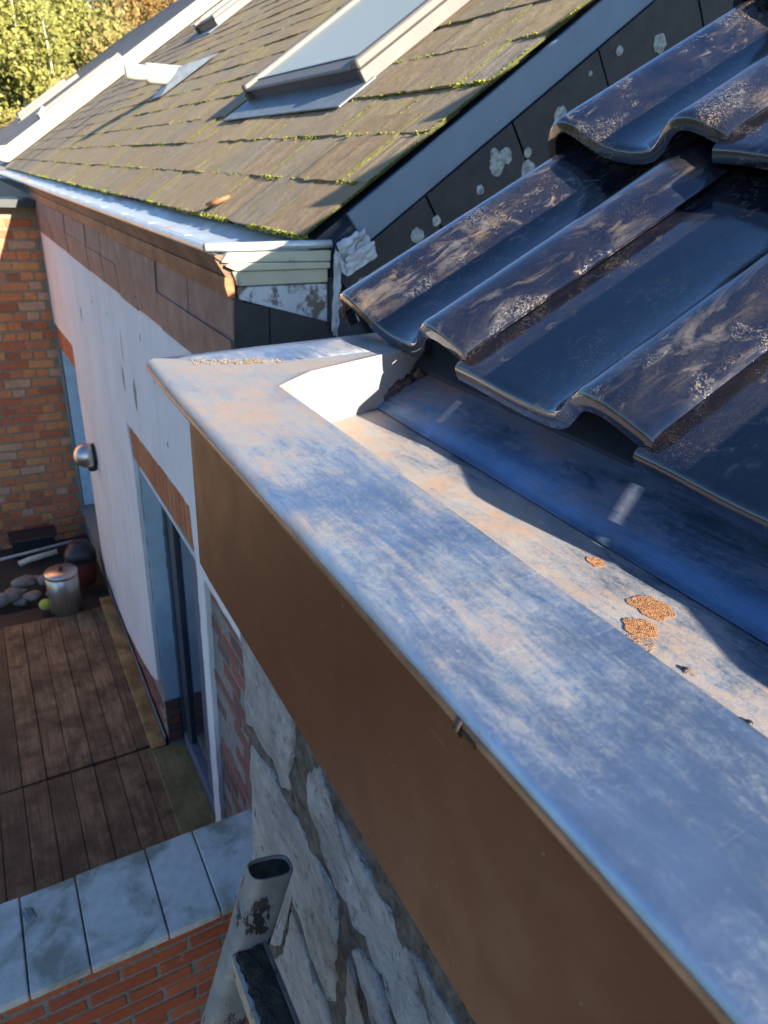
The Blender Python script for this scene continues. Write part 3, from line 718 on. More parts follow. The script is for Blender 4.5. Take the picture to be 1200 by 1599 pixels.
# door
door = box('door', .742, .752, 2.40, 3.60, -3.33, -1.42, BLACKP, nb)
box('frame_stile', .700, .741, 3.520, 3.585, -3.33, -1.56, DARKFRAME, door, .004)
box('frame_stile', .700, .741, 2.415, 2.480, -3.33, -1.56, SLATEBLUE, door, .004)
box('frame_head', .700, .741, 2.415, 3.585, -1.555, -1.50, DARKFRAME, door, .004)
box('bottom_rail', .690, .741, 2.485, 3.515, -3.33, -3.22, SLATEBLUE, door, .004)
for a, b, mt in ((3.38,3.512,DARKFRAME),(2.93,3.03,SLATEBLUE),(2.82,2.915,SLATEBLUE),(2.49,2.56,SLATEBLUE)): box('leaf_stile', .705, .738, a, b, -3.215, -1.56, mt, door, .005)
box('pane', .724, .731, 3.035, 3.378, -3.2, -1.57, DOORGLASS, door); box('pane', .724, .731, 2.565, 2.818, -3.2, -1.57, DOORGLASS, door)
box('transom_strip', .672, .699, 2.42, 3.56, -1.545, -1.515, REDSTRIP, door, .004)
box('head_board', .61, .738, 2.405, 3.595, -1.452, -1.424, BLUEP, door)
# reveals
prism('door_reveal', jag([(.609,-3.0),(.609,-1.43),(.70,-1.43),(.70,-3.0)], .005), 1, 3.590, 3.599, BLUEP, nb)
bj = [brick_mesh('brick', .092, .056, .02, BRICK_DARK, s, .005) for s in range(10, 13)]
for i in range(5): mesh_obj('reveal_brick', rb.choice(bj), wall, (.608, 3.585, -3.07-.066*i))
box('window_board', .700, .712, 5.74, 6.89, -3.07, -1.46, BLUEP, nb)
box('window_reveal', .609, .70, 6.88, 6.898, -3.07, -1.46, BLUEP, nb)
# corner trims / quoin line where the brick wing meets the render
box('corner_bead', .578, .6, 6.885, 6.915, -3.2, -.5, GMORTAR, nb)
# cornice and cladding under the gutter
npan = 0; rp_ = random.Random(5)
y = 1.775
while y < 6.9:
    wdt = rp_.uniform(.34, .48); y1 = min(y+wdt, 6.9)
    for (za, zb, xt, xb) in ((-.297, -.405, .566, .563), (-.400, -.530, .562, .572)):
        o = prism('cladding_shingle', [(xt, za), (xt+.010, za), (xb+.010, zb+rp_.uniform(-.006,.006)), (xb, zb+rp_.uniform(-.006,.006))], 1, y+.002, y1-.004, PANEL, nb)
        o.location.x = rp_.uniform(-.003, .003)
    y = y1
prism('cladding_backing', [(.58,-.29),(.60,-.29),(.60,-.54),(.585,-.54)], 1, 1.78, 6.9, DARKFRAME, nb)
prism('cornice_moulding', [(.558,-.292),(.575,-.292),(.575,-.243),(.551,-.243),(.550,-.262)], 1, 1.772, 6.95, ORANGEW, nb)
prism('cornice_board', [(.556,-.2435),(.60,-.2435),(.60,-.19),(.522,-.19)], 1, 1.775, 7.2, CORNICE, nb)
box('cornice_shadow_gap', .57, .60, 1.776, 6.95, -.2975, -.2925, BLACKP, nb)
# gutter of the neighbour
gn = empty('x2'); bpy.data.objects.remove(gn)
prf = [(.535,-.188),(.510,-.186),(.502,-.181),(.498,-.173),(.501,-.165),(.508,-.162),(.515,-.165),(.518,-.172),(.528,-.196),(.545,-.205),(.64,-.203),(.74,-.199),(.775,-.175),(.80,-.165)]
rows = [[(x, yy, z) for x, z in prf] for yy in gy(40, 1.765, 13.4)]
ng = grid_strip('gutter', rows, GUTN, nb)
for i in range(13): box('gutter_seam', .53, .76, 1.95+i*.52, 1.958+i*.52, -.2035, -.2018, LEADP, ng)
# end of the gutter seen over our rim: rounded lip, cream boards, peeling board, slate apron
tube('gutter_end_lip', [(.503,1.764,-.172),(.60,1.762,-.170),(.72,1.762,-.166),(.835,1.764,-.163)], .0105, GUTN, ng, 12)
prism('end_board', [(.540,-.206),(.556,-.184),(.832,-.178),(.832,-.205)], 1, 1.755, 1.79, CREAM, nb, .002, 1)
prism('end_board', [(.548,-.214),(.560,-.2075),(.828,-.2065),(.828,-.222),(.575,-.226)], 1, 1.750, 1.79, CREAM, nb, .002, 1)
prism('end_board', [(.580,-.263),(.568,-.2275),(.826,-.2235),(.826,-.258)], 1, 1.760, 1.79, CREAM, nb, .002, 1)
prism('peeling_board', [(.585,-.296),(.582,-.266),(.826,-.262),(.828,-.362)], 1, 1.764, 1.79, PEELW, nb, .0015, 1)
prism('apron_slate', [(.568,-.298),(.66,-.318),(.66,-.50),(.560,-.50)], 1, 1.760, 1.772, CHEEK, nb)
prism('apron_slate', [(.662,-.3185),(.845,-.366),(.845,-.50),(.662,-.50)], 1, 1.757, 1.772, CHEEK, nb)
box('end_wall', .612, 7.0, 1.777, 1.84, -6, -.255, DARKFRAME, nb)
prism('gable', [(.84,-.25),(7.0,-.25),(7.0,rz(7.0)-.06),(.90,rz(.90)-.05),(.84,-.17)], 1, 1.776, 1.84, DARKFRAME, nb)
def dressed(name, pts, mat, amp, nx=10, ny=14, seed=0):
    """crumpled sheet over a quad given in x,z at y"""
    (a, b, c, d), y = pts; rows = []
    for i in range(ny+1):
        g = i/ny; l = lerp(a, d, g); r_ = lerp(b, c, g); row = []
        for j in range(nx+1):
            f = j/nx; p = lerp(l, r_, f); row.append((p[0]+amp*.4*(vnoise(f*7, g*9, seed+3)-.5), y-amp*(fbm(f*5, g*6, seed)-.2), p[1]+amp*.4*(vnoise(f*6, g*7, seed+5)-.5)))
        rows.append(row)
    o = grid_strip(name, rows, mat, nb, True); return o
dressed('lead_soaker', (((.842,-.165),(.925,-.118),(.938,-.150),(.862,-.235)), 1.752), LEADP, .03, seed=2)
dressed('lead_soaker', (((.865,-.195),(.945,-.150),(.962,-.192),(.872,-.240)), 1.742), LEADP, .012, seed=8)
dressed('lead_drip', (((.836,-.170),(.858,-.200),(.850,-.400),(.832,-.385)), 1.748), LEADP, .018, 5, 18, 4)
# verge flashing band and the slate-hung cheek below it
NX, NZ = math.cos(rad(36)), math.sin(rad(36))
def cheek_quad(x0, x1, d0, d1, y0, y1, name, mat, parent, bev=0):
    """strip parallel to the slope: x along, d perpendicular distance below the verge line"""
    pts = []
    for x, d in ((x0, d0), (x1, d0), (x1, d1), (x0, d1)):
        pts.append((x + d*NZ, rz(x)-.008 - d*NX))
    return prism(name, pts, 1, y0, y1, mat, parent, bev, 1)
for a, b in ((.880, 2.2), (2.203, 3.9), (3.903, 5.6)): cheek_quad(a, b, .004, .094, 1.762, 1.776, 'verge_flashing', BAND, nb)
chk = cheek_quad(.86, 6.2, .098, .60, 1.764, 1.776, 'cheek', DARKFRAME, nb)
xs_ = [.786, 1.052, 1.316, 1.590, 1.905, 2.2, 2.5, 2.8, 3.1, 3.4, 3.7]
rc = random.Random(9)
for i in range(len(xs_)-1):
    for k in range(2):
        d0 = .097+.235*k; off = -.13*k
        o = cheek_quad(xs_[i]+off+.003, xs_[i+1]+off-.003, d0, d0+.232, 1.752+.003*k+rc.uniform(-.001,.001), 1.763, 'cheek_slate', CHEEK, chk)
for (lx, lz, lr, n) in ((1.089,-.141,.021,9),(1.148,-.102,.014,8),(1.335,.045,.026,10),(1.362,.070,.022,10),(1.322,.072,.015,8),(1.438,.082,.013,8),(1.448,.036,.026,10),(1.285,-.020,.013,8),(1.540,.180,.024,9),(1.629,.292,.007,7),(1.726,.356,.013,8),(1.881,.392,.026,11),(.93,-.265,.02,8),(1.20,-.19,.012,8)):
    bm = bmesh.new(); ring = []; n = 18
    cv = bm.verts.new((lx, 1.7478, lz))
    r1 = [bm.verts.new((lx+lr*(.55+.2*random.random())*math.cos(6.283*k/n), 1.7482+random.uniform(-.0008,.0004), lz+lr*(.55+.2*random.random())*math.sin(6.283*k/n))) for k in range(n)]
    r2 = [bm.verts.new((lx+lr*(.85+.3*random.random())*math.cos(6.283*k/n), 1.7505, lz+lr*(.85+.3*random.random())*math.sin(6.283*k/n))) for k in range(n)]
    for k in range(n):
        bm.faces.new((cv, r1[k], r1[(k+1)%n])); bm.faces.new((r1[k], r2[k], r2[(k+1)%n], r1[(k+1)%n]))
    from_bm('lichen_patch', bm, LICHEN, chk, True)
# slate roof
nroof = prism('roof', [(XE+.03, rz(XE+.03)-.03), (7.0, rz(7.0)-.03), (7.0, rz(7.0)-.2), (XE+.10, rz(XE)-.05)], 1, 1.815, 13.5, DARKFRAME, nb)
EXP_, SW = .225, .300
STILT = rad(36)-.020
def slate_mesh(seed, W=.2975):
    rnd = random.Random(seed); bm = bmesh.new(); n = 7; L = .33; th = .0075
    frontp = [(-.004*rnd.random()-(.006 if rnd.random() < .2 else 0)+(.006 if k in (0, n) else 0), W*k/n) for k in range(n+1)]
    T = [[bm.verts.new((x, y, th+rnd.uniform(-.0008,.0008))) for x, y in frontp], [bm.verts.new((.11, W*k/n, th+rnd.uniform(-.0012,.0012))) for k in range(n+1)], [bm.verts.new((L, W*k/n, th)) for k in range(n+1)]]
    B = [bm.verts.new((x+.002, y, 0)) for x, y in frontp]; Bb = [bm.verts.new((L, W*k/n, 0)) for k in range(n+1)]
    for r_ in range(2):
        for k in range(n): bm.faces.new((T[r_][k], T[r_][k+1], T[r_+1][k+1], T[r_+1][k]))
    for k in range(n): bm.faces.new((B[k], B[k+1], T[0][k+1], T[0][k])); bm.faces.new((B[k], B[k+1], Bb[k+1], Bb[k]))
    bm.faces.new((B[0], T[0][0], T[1][0], T[2][0], Bb[0])); bm.faces.new((B[n], T[0][n], T[1][n], T[2][n], Bb[n]))
    bm.normal_update(); bmesh.ops.recalc_face_normals(bm, faces=bm.faces[:])
    for f in bm.faces:
        if abs(f.normal.y) > .8: f.material_index = 1
    me = bpy.data.meshes.new('slate'); bm.to_mesh(me); bm.free(); me.materials.append(SLATE); me.materials.append(MOSSD); return me
sm = [slate_mesh(s) for s in range(6)]; smh = [slate_mesh(20+s, .1475) for s in range(2)]
rs_ = random.Random(21)
cams = []
import mathutils
Rc = cam.rotation_euler.to_matrix().transposed()
def view_px(p):
    c = Rc @ Vector(p)
    if c.z > -.05: return None
    return (600+1096.5*c.x/-c.z, 799.5-1096.5*c.y/-c.z, -c.z)
sl_list = []
for row in range(17):
    x = XE-.01+row*EXP_*math.cos(rad(36)); yy = YV - (.15 if row % 2 else 0)
    while yy < 13.45:
        a = yy; wd = SW; half = False
        if a < YV-.01: a = YV; wd = .15; half = True
        sl_list.append((row, x, a, wd, half)); yy += SW
SKY1 = (1.40, 2.45, 2.655, 3.905)   # x0,x1,y0,y1 of the near skylight opening
def inframe(x, y):
    q = view_px((x+.1, y+.15, rz(x)+.05)); return q is not None and -40 < q[0] < 1240 and -40 < q[1] < 1640
vis = sorted([s for s in sl_list if inframe(s[1], s[2])], key=lambda s: s[1]**2+s[2]**2)
keep = set(vis[:298])
rest = [s for s in sl_list if s not in keep]
def slate_xf(s):
    row, x, a, wd, half = s
    return Matrix.Translation((x+rs_.uniform(-.006,.006), a+.0012+rs_.uniform(-.001,.001), rz(x)+.004+rs_.uniform(0,.0016))) @ Matrix.Rotation(-STILT, 4, 'Y') @ Matrix.Rotation(rs_.uniform(-.010,.010), 4, 'Z') @ Matrix.Rotation(rs_.uniform(-.003,.003), 4, 'X')
for s in vis[:298]:
    o = mesh_obj('slate', rs_.choice(smh if s[4] else sm), nroof); o.matrix_basis = slate_xf(s)
bm = bmesh.new()
for s in rest:
    X = slate_xf(s); wd = .294 if not s[4] else .146
    v = [bm.verts.new(X @ Vector(p)) for p in ((0,0,0),(0,wd,0),(0,wd,.0075),(0,0,.0075),(.33,0,.0075),(.33,wd,.0075))]
    bm.faces.new((v[0],v[1],v[2],v[3])); bm.faces.new((v[3],v[2],v[5],v[4]))
o = from_bm('far_slates', bm, SLATE, nroof); o['kind'] = 'stuff'
# moss along course edges and joints
bm = bmesh.new(); rm = random.Random(4)
def blob(x, y, z, s, fl=.7):
    vv = [bm.verts.new((x+s*rm.uniform(.6,1.1)*dx, y+s*rm.uniform(.6,1.3)*dy, z+s*fl*rm.uniform(.6,1.1)*dz)) for dx, dy, dz in ((1,0,0),(-1,0,0),(0,1,0),(0,-1,0),(0,0,1),(0,0,-1),(.6,.6,.6),(-.6,.6,.5),(-.6,-.6,.5),(.6,-.6,.6))]
    for f in ((0,6,9),(6,4,9),(4,8,9),(6,7,4),(7,8,4),(0,2,6),(2,7,6),(2,1,7),(1,8,7),(1,3,8),(3,9,8),(3,0,9),(0,5,2),(2,5,1),(1,5,3),(3,5,0)): bm.faces.new([vv[i] for i in f])
for row, x, a, wd, half in sl_list:
    if a > 9 or row > 10: continue
    dens = fbm(x*2.3, a*1.6, 12)
    n = int(270*max(0, dens-.30)*2.0*(1.9 if row == 0 else 1))
    for _ in range(n):
        y = a+rm.random()*wd; s = rm.uniform(.0018,.0058)*(1.3 if row == 0 else 1)
        if fbm(y*11, x*7, 2) < .44: continue
        blob(x-rm.uniform(-.010,.010)+.004*math.sin(y*60), y, rz(x)+.004+rm.uniform(-.005,.007), s)
    if rm.random() < .8*dens*1.9:
        nn = rm.randint(30, 90); ln = rm.uniform(.04,.2)
        for i in range(nn):
            t = rm.random()*ln; xx = x+t; blob(xx*1.0, a+rm.uniform(-.006,.006), rz(x)+.012+t*math.tan(STILT)*.99, rm.uniform(.0014,.0046), .5)
o = from_bm('moss', bm, MOSSM, None, True); tag(o, 'green moss growing along the slate courses of the roof', 'moss', kind='stuff')

# skylights: children frame, pane, side cladding, apron
def skylight(x0, x1, y0, y1, h, name='skylight', parent=nb, glass=SKYGLASS):
    """box raised h above the slope, in slope coordinates (u along slope, y, n normal)"""
    Rm = Matrix.Translation((x0, 0, rz(x0))) @ Matrix.Rotation(-rad(36), 4, 'Y')
    Lu = (x1-x0)/math.cos(rad(36))
    def sb(nm, u0, u1, a, b, n0, n1, mat, par, bev=.003):
        o = box(nm, u0, u1, a, b, n0, n1, mat, par, bev, 1)
        o.data.transform(Rm); return o
    root = sb(name, 0.01, Lu, y0+.02, y1-.02, -.02, h*.72, DARKFRAME, parent)
    sb('pane', .075, Lu-.07, y0+.055, y1-.055, h*.80, h*.90, glass, root, 0)
    sb('frame_side', -.01, Lu+.02, y0, y0+.055, h*.74, h+.012, GREYFRAME, root, .006); sb('frame_side', -.01, Lu+.02, y1-.055, y1, h*.74, h+.012, GREYFRAME, root, .006)
    sb('frame_bottom', -.012, .07, y0+.056, y1-.056, h*.72, h*.92, GREYFRAME, root, .006); sb('frame_top', Lu-.07, Lu+.02, y0+.056, y1-.056, h*.74, h+.015, GREYFRAME, root, .006)
    sb('gasket', .066, .078, y0+.056, y1-.056, h*.85, h*.95, BLACKP, root, 0)
    sb('side_cladding', -.015, Lu+.03, y0-.008, y0+.018, .012, h*.73, GREYFRAME, root, .002); sb('side_cladding', -.015, Lu+.03, y1-.018, y1+.008, .012, h*.73, GREYFRAME, root, .002)
    sb('lead_apron', -.16, .02, y0-.03, y1+.06, .014, .020, LEADM, root, .001)
    return root
skylight(1.402, 2.45, 2.645, 3.90, .085)
skylight(3.02, 3.9, 9.45, 10.25, .12)
# horizontal flue with grey flashing
fl = tube('flue_pipe', [(1.98,7.05,.700),(1.62,7.05,.693),(1.60,7.05,.692)], .078, WHITEP, nb, 20)
tube('flue_tip', [(1.60,7.05,.692),(1.595,7.05,.692),(1.50,7.05,.690),(1.43,7.05,.689)], [.078,.062,.060,.060], WHITEP, fl, 20)
bm = bmesh.new(); v = [bm.verts.new(p) for p in ((1.66,6.88,rz(1.66)+.03),(2.16,6.80,rz(2.16)+.03),(2.16,7.30,rz(2.16)+.03),(1.66,7.20,rz(1.66)+.03),(1.86,6.95,.76),(1.86,7.15,.76))]
for f in ((0,1,4),(1,2,5,4),(2,3,5),(3,0,4,5)): bm.faces.new([v[i] for i in f])
from_bm('flue_flashing', bm, LEADM, fl)
# white verge parapet at the far end
def slope_bar(name, x0, x1, y0, y1, d0, d1, mat, parent):
    return prism(name, [(x0, rz(x0)+d0), (x1, rz(x1)+d0), (x1, rz(x1)+d1), (x0, rz(x0)+d1)], 1, y0, y1, mat, parent, .01, 1)
slope_bar('verge_parapet', .86, 5.2, 13.46, 13.60, .03, .265, VERGEW, nb)
prism('verge_foot', [(.80,rz(.86)+.03),(.86,rz(.86)+.03),(.86,rz(.86)+.26),(.66,rz(.86)+.22),(.66,rz(.86)+.07)], 1, 13.44, 13.62, VERGEW, nb)

# ================================================================== far terrace house and its roof lights
fh = empty('terrace_house', 'grey slate roof of the next terrace house beyond the white verge', 'house')
def farslate():
    m = M('far_slate'); c = m.ramp(m.noise(1.2, 6, .6), [(.3, (.085,.083,.09)), (.7, (.135,.13,.135))]); m.col(c); m.rough(.7)
    m.bump(m.noise(8, 3, .5, m.mapv(m.co(), (3, .15, .1))), .6, .05); return m.m
FARS = farslate()
box('wall', .62, 6, 13.62, 45, -6, -.3, RENDER, fh)
fr = prism('roof', [(.80, rz(.80)), (9.6, rz(9.6)), (9.6, rz(9.6)-.3), (.80, rz(.80)-.1)], 1, 13.62, 46, DARKFRAME, fh)
bm = bmesh.new()
for r in range(48):
    x = .79+r*EXP_*math.cos(rad(36))
    v = [bm.verts.new(p) for p in ((x, 13.63, rz(x)+.004), (x, 46, rz(x)+.004), (x, 46, rz(x)+.018), (x, 13.63, rz(x)+.018), (x+.2, 13.63, rz(x+.2)+.008), (x+.2, 46, rz(x+.2)+.008))]
    bm.faces.new((v[0],v[1],v[2],v[3])); bm.faces.new((v[3],v[2],v[5],v[4]))
o = from_bm('slate_courses', bm, FARS, fr); o['kind'] = 'stuff'
tube('vent_elbow', [(1.60,14.9,rz(1.60)),(1.585,14.9,rz(1.6)+.14),(1.54,14.9,rz(1.6)+.25),(1.60,14.9,rz(1.6)+.36)], .045, GUTN, fh, 12)
for (xa, xb, ya) in ((2.2,4.1,20.5),(2.67,4.8,32.),(3.5,5.8,43.)):
    o = skylight(xa, xb, ya, ya+.9, .13, 'roof_light', fh)
# white gabled house far away
wh = empty('gabled_house', 'distant house with white bargeboard at the left edge', 'house')
box('wall', -9, -1.2, 46.5, 52, -6, 4.2, RENDER, wh)
prism('roof', [(-9.4,3.4),(1.55,4.15),(-4.6,8.0)], 1, 46, 52, FARS, wh)
prism('bargeboard', [(1.6,4.1),(1.6,4.75),(-1.6,6.75),(-1.6,6.1)], 1, 45.8, 45.98, VERGEW, wh)

# ================================================================== brick wing wall at the left
bw = box('brick_wall', -3.2, .604, 6.952, 7.25, -6, -.36, BMORTAR); tag(bw, 'old orange and red brick wall facing the deck at far left', 'wall')
bmz = [brick_mesh('brick', .207, .066, .04, BRICK_OLD, 30+s, .004) for s in range(5)]; bhz = [brick_mesh('brick', .098, .066, .04, BRICK_OLD, 40+s, .004) for s in range(3)]
r5 = random.Random(8); z = -.46; row = 0
while z > -3.50:
    x = .592 - (0 if row % 2 else .055)
    while x > -.75:
        hd = (row % 2 == 1)
        L = .098 if (hd and r5.random() < .9) or r5.random() < .18 else .207
        x -= L
        mesh_obj('brick', r5.choice(bhz if L < .15 else bmz), bw, (x, 6.946+r5.uniform(-.004,.003), z-.066+r5.uniform(-.003,.003)), (0, r5.uniform(-.01,.01), 0))
        x -= .011
    z -= .0835; row += 1
box('soffit_board', -.6, .56, 6.75, 7.2, -.36, -.30, BLACKP, bw)

# ================================================================== deck
deck = box('deck', -3.0, .60, 1.86, 5.62, -3.50, -3.362, BLACKP); tag(deck, kind='structure')
rd = random.Random(12)
for (y0, y1) in ((1.875, 3.598), (3.603, 5.385)):
    x = -1.93
    k = 0
    while x < .47:
        wb = .1265
        o = box('plank', x+.001, x+wb+.0015, y0+rd.uniform(0,.012), y1-rd.uniform(0,.012), -3.36, -3.33+rd.uniform(-.003,.003), DECKW, deck, .004, 1)
        x += .1302; k += 1
box('edge_board', .492, .583, 3.56, 5.5, -3.345, -3.318, EDGEW, deck, .004, 1)
box('threshold_board', .492, .69, 2.2, 3.545, -3.35, -3.312, THRESH, deck, .004, 1)
box('wall_trim', .584, .594, 3.60, 5.6, -3.34, -3.29, LEADM, deck, .002, 1)

# ================================================================== parapet wall with coping
pw = box('parapet_wall', -3.2, .60, 1.565, 1.870, -6, -2.232, GMORTAR); tag(pw, 'red brick parapet wall with pale concrete coping slabs beside the deck', 'wall')
cj = [-.68, -.455, -.207, -.037, .196, .365, .60]
for i in range(len(cj)-1):
    o = box('coping_slab', cj[i]+.0025, cj[i+1]-.0025, 1.538+rd.uniform(-.003,.003), 1.886+rd.uniform(-.003,.003), -2.232, -2.200+rd.uniform(-.002,.002), COPING, pw, .004, 2)
bpz = [brick_mesh('brick', .204, .054, .03, BRICK_RED, 60+s, .003) for s in range(5)]
r6 = random.Random(14); row = 0; z = -2.236
while z > -3.1:
    x = -.70 + (.108 if row % 2 else 0) + r6.uniform(-.01,.01)
    while x < .52:
        mesh_obj('brick', r6.choice(bpz), pw, (x, 1.5615+r6.uniform(-.003,.003), z-.056+r6.uniform(-.002,.002)), (0, r6.uniform(-.008,.008), 0)); x += .2155
    z -= .0665; row += 1

# ================================================================== small things on the terrace
def canister():
    t = empty('steel_canister', 'round brushed steel canister standing on the deck by the brick wall', 'canister', loc=(.235,5.46,-3.33))
    lathe('body', [(.118,0),(.122,.004),(.122,.325),(.116,.330)], STEEL, t, 32)
    lathe('lid', [(.124,.322),(.126,.326),(.126,.350),(.120,.358),(.03,.366)], STEEL, t, 32); lathe('knob', [(.012,.366),(.012,.376),(.018,.380),(.016,.390),(.004,.394)], BLACKP, t, 16)
canister()
t = empty('lidded_pot', 'dark red pot with a black lid in the corner by the render wall', 'pot', loc=(.425,5.85,-3.35))
lathe('body', [(.085,0),(.105,.02),(.118,.14),(.122,.25),(.116,.27)], REDPOT, t, 28); lathe('lid', [(.124,.262),(.13,.268),(.128,.31),(.105,.36),(.085,.372),(.08,.40),(.045,.41)], BLACKP, t, 28); lathe('rim', [(.124,.24),(.130,.245),(.130,.256),(.124,.261)], BLACKP, t, 28)
bm = bmesh.new(); bm_box(bm, -.19, .19, -.11, .11, 0, .20)
for v in bm.verts:
    if v.co.z > .1: v.co.x *= .93; v.co.y *= .85
bmesh.ops.bevel(bm, geom=bm.edges[:], offset=.02, segments=2, affect='EDGES')
o = from_bm('crate', bm, BLACKP); o.location = (.10,6.62,-3.36); tag(o, 'black box standing on the stones against the brick wall', 'box')
box('crate_lip', -.20, .20, -.125, .125, .186, .204, BLACKP, o, .006)
o = tube('plastic_tube', [(-.05,6.22,-3.24),(.04,6.22,-3.215),(.27,6.22,-3.185)], .026, WHITEP, None, 14); tag(o, 'white plastic tube lying across the stones at the brick wall', 'tube')
o = tube('grey_pole', [(-.9,6.30,-3.27),(.42,6.34,-3.17)], .014, LEADP, None, 10); tag(o, 'thin grey pole lying behind the white plastic tube', 'pole')
def rock(x, y, z, s, lab, grp=None):
    bm = bmesh.new(); bmesh.ops.create_icosphere(bm, subdivisions=2, radius=1)
    for v in bm.verts: v.co *= (.8+.45*vnoise(v.co.x*1.5+x*30, v.co.y*1.5+v.co.z*2, 3)); v.co = Vector((v.co.x*s[0], v.co.y*s[1], v.co.z*s[2]))
    o = from_bm('rock', bm, ROCK, None, True); o.location = (x, y, z); return tag(o, lab, 'stone', grp)
bd_ = box('planting_bed', -2.5, .60, 5.63, 6.95, -3.6, -3.43, DIRT); tag(bd_, kind='structure')
ri = random.Random(31)
for i in range(15):
    rock(-.42+i*.048+ri.uniform(-.02,.02), 5.72+ri.random()*.34, -3.37+ri.random()*.07, (ri.uniform(.05,.1), ri.uniform(.05,.08), ri.uniform(.03,.06)), 'rough garden stone in the heap behind the deck', 'stones heaped behind the deck')
bm = bmesh.new(); bmesh.ops.create_uvsphere(bm, u_segments=24, v_segments=16, radius=.048)
bmesh.ops.transform(bm, matrix=Matrix.Scale(.94, 4, (0,0,1)), verts=bm.verts[:])
o = from_bm('ball', bm, YGREEN, None, True); o.location = (.085,5.52,-3.285); tag(o, 'yellow green ball at the deck edge beside the steel canister', 'ball')
rows = []
for k in range(33): a = 6.283*k/32; rows.append((o.location.x, 0, 0))
tube('seam', [(.0485*math.cos(6.283*k/32), .0485*math.sin(6.283*k/32)*.85, .0455*math.sin(6.283*k/32)*.5) for k in range(33)], .0016, WHITEP, o, 6)
# wall lamp on the render
lamp = empty('wall_lamp', 'round metal wall lamp fixed to the white rendered wall', 'lamp', loc=(.585,5.22,-1.94))
o = lathe('back_plate', [(.02,-.001),(.085,-.001),(.085,.012),(.08,.018)], BOLTM, lamp, 24); o.rotation_euler = (0, rad(-90), 0)
o = lathe('shade', [(.078,.02),(.088,.03),(.092,.055),(.086,.09),(.066,.122),(.036,.142),(.008,.148)], STEEL, lamp, 28); o.rotation_euler = (0, rad(-90), 0)
o = lathe('holder', [(.012,-.145),(.028,-.14),(.034,-.11),(.026,-.07)], BOLTM, lamp, 16); o.location = (-.03,0,.02)
# ribbed clip on the coping
clip = empty('ribbed_clip', 'small blue grey ribbed clip lying on the coping slab', 'clip', loc=(-.188,1.80,-2.198))
for i in range(7):
    tube('rib', [(-.018+.002*i, .018-.006*i, .001), (-.006+.002*i, .020-.006*i, .013), (.010+.002*i, .019-.006*i, .010), (.018+.001*i, .017-.006*i, .001)], .0015, CLIPM, clip, 6)
tube('spine', [(-.005,.022,.013),(.004,-.020,.013)], .003, CLIPM, clip, 8)
# twig on the eave
o = tube('twig', [(.775,2.66,-.118),(.795,2.60,-.105),(.835,2.585,-.085)], [.006,.009,.006], ORANGEW, None, 7); tag(o, 'short orange twig lying on the mossy eave of the slate roof', 'twig')
# leaves in the neighbour's gutter
LEAFC = [simple('leaf_tan', (.40,.24,.10), .7), simple('leaf_pale', (.52,.42,.24), .7), simple('leaf_orange', (.50,.20,.06), .7)]
for i, (x, y, s, lab) in enumerate(((.62,2.62,.035,'pale fallen leaf nearest the gutter end'),(.60,7.6,.07,'tan leaf lying in the far part of the grey gutter'),(.66,8.4,.09,'orange leaf in the grey gutter furthest from the corner'))):
    bm = bmesh.new(); c = [bm.verts.new((s*a, s*b, s*h)) for a, b, h in ((-1,0,.1),(-.4,.45,.0),(.4,.4,.12),(1.1,0,.2),(.4,-.42,.1),(-.4,-.4,.06))]; m_ = bm.verts.new((0,0,.0))
    for k in range(6): bm.faces.new((m_, c[k], c[(k+1)%6]))
    o = from_bm('fallen_leaf', bm, LEAFC[i]); o.location = (x, y, -.192); o.rotation_euler = (0,0,i*1.1); tag(o, lab, 'leaf')

# ================================================================== trees on the hillside
def leaf_mat(name, a, b, c3):
    m = M(name); c = m.ramp(m.noise(.45, 5, .65), [(.3, a), (.52, b), (.75, c3)]); m.col(c); m.rough(.7)
    tr = m.n('ShaderNodeBsdfTranslucent'); m.l(c, tr.inputs[0]); mx = m.n('ShaderNodeMixShader'); mx.inputs[0].default_value = .3
    m.l(m.b.outputs[0], mx.inputs[1]); m.l(tr.outputs[0], mx.inputs[2]); m.l(mx.outputs[0], m.o.inputs[0]); return m.m
LYG = leaf_mat('birch_leaves', (.17,.18,.04), (.28,.27,.065), (.40,.35,.10)); LOR = leaf_mat('rust_leaves', (.20,.105,.03), (.30,.17,.05), (.36,.24,.08))
LDG = leaf_mat('dark_holly_leaves', (.045,.07,.025), (.08,.115,.04), (.13,.16,.05)); LTN = leaf_mat('tan_thicket_leaves', (.20,.145,.045), (.32,.235,.08), (.42,.32,.12))
BARKW = simple('pale_birch_bark', (.42,.38,.30), .8, 0, .35, 3); BARKD = simple('brown_bark', (.12,.09,.06), .9, 0, .3, 3)
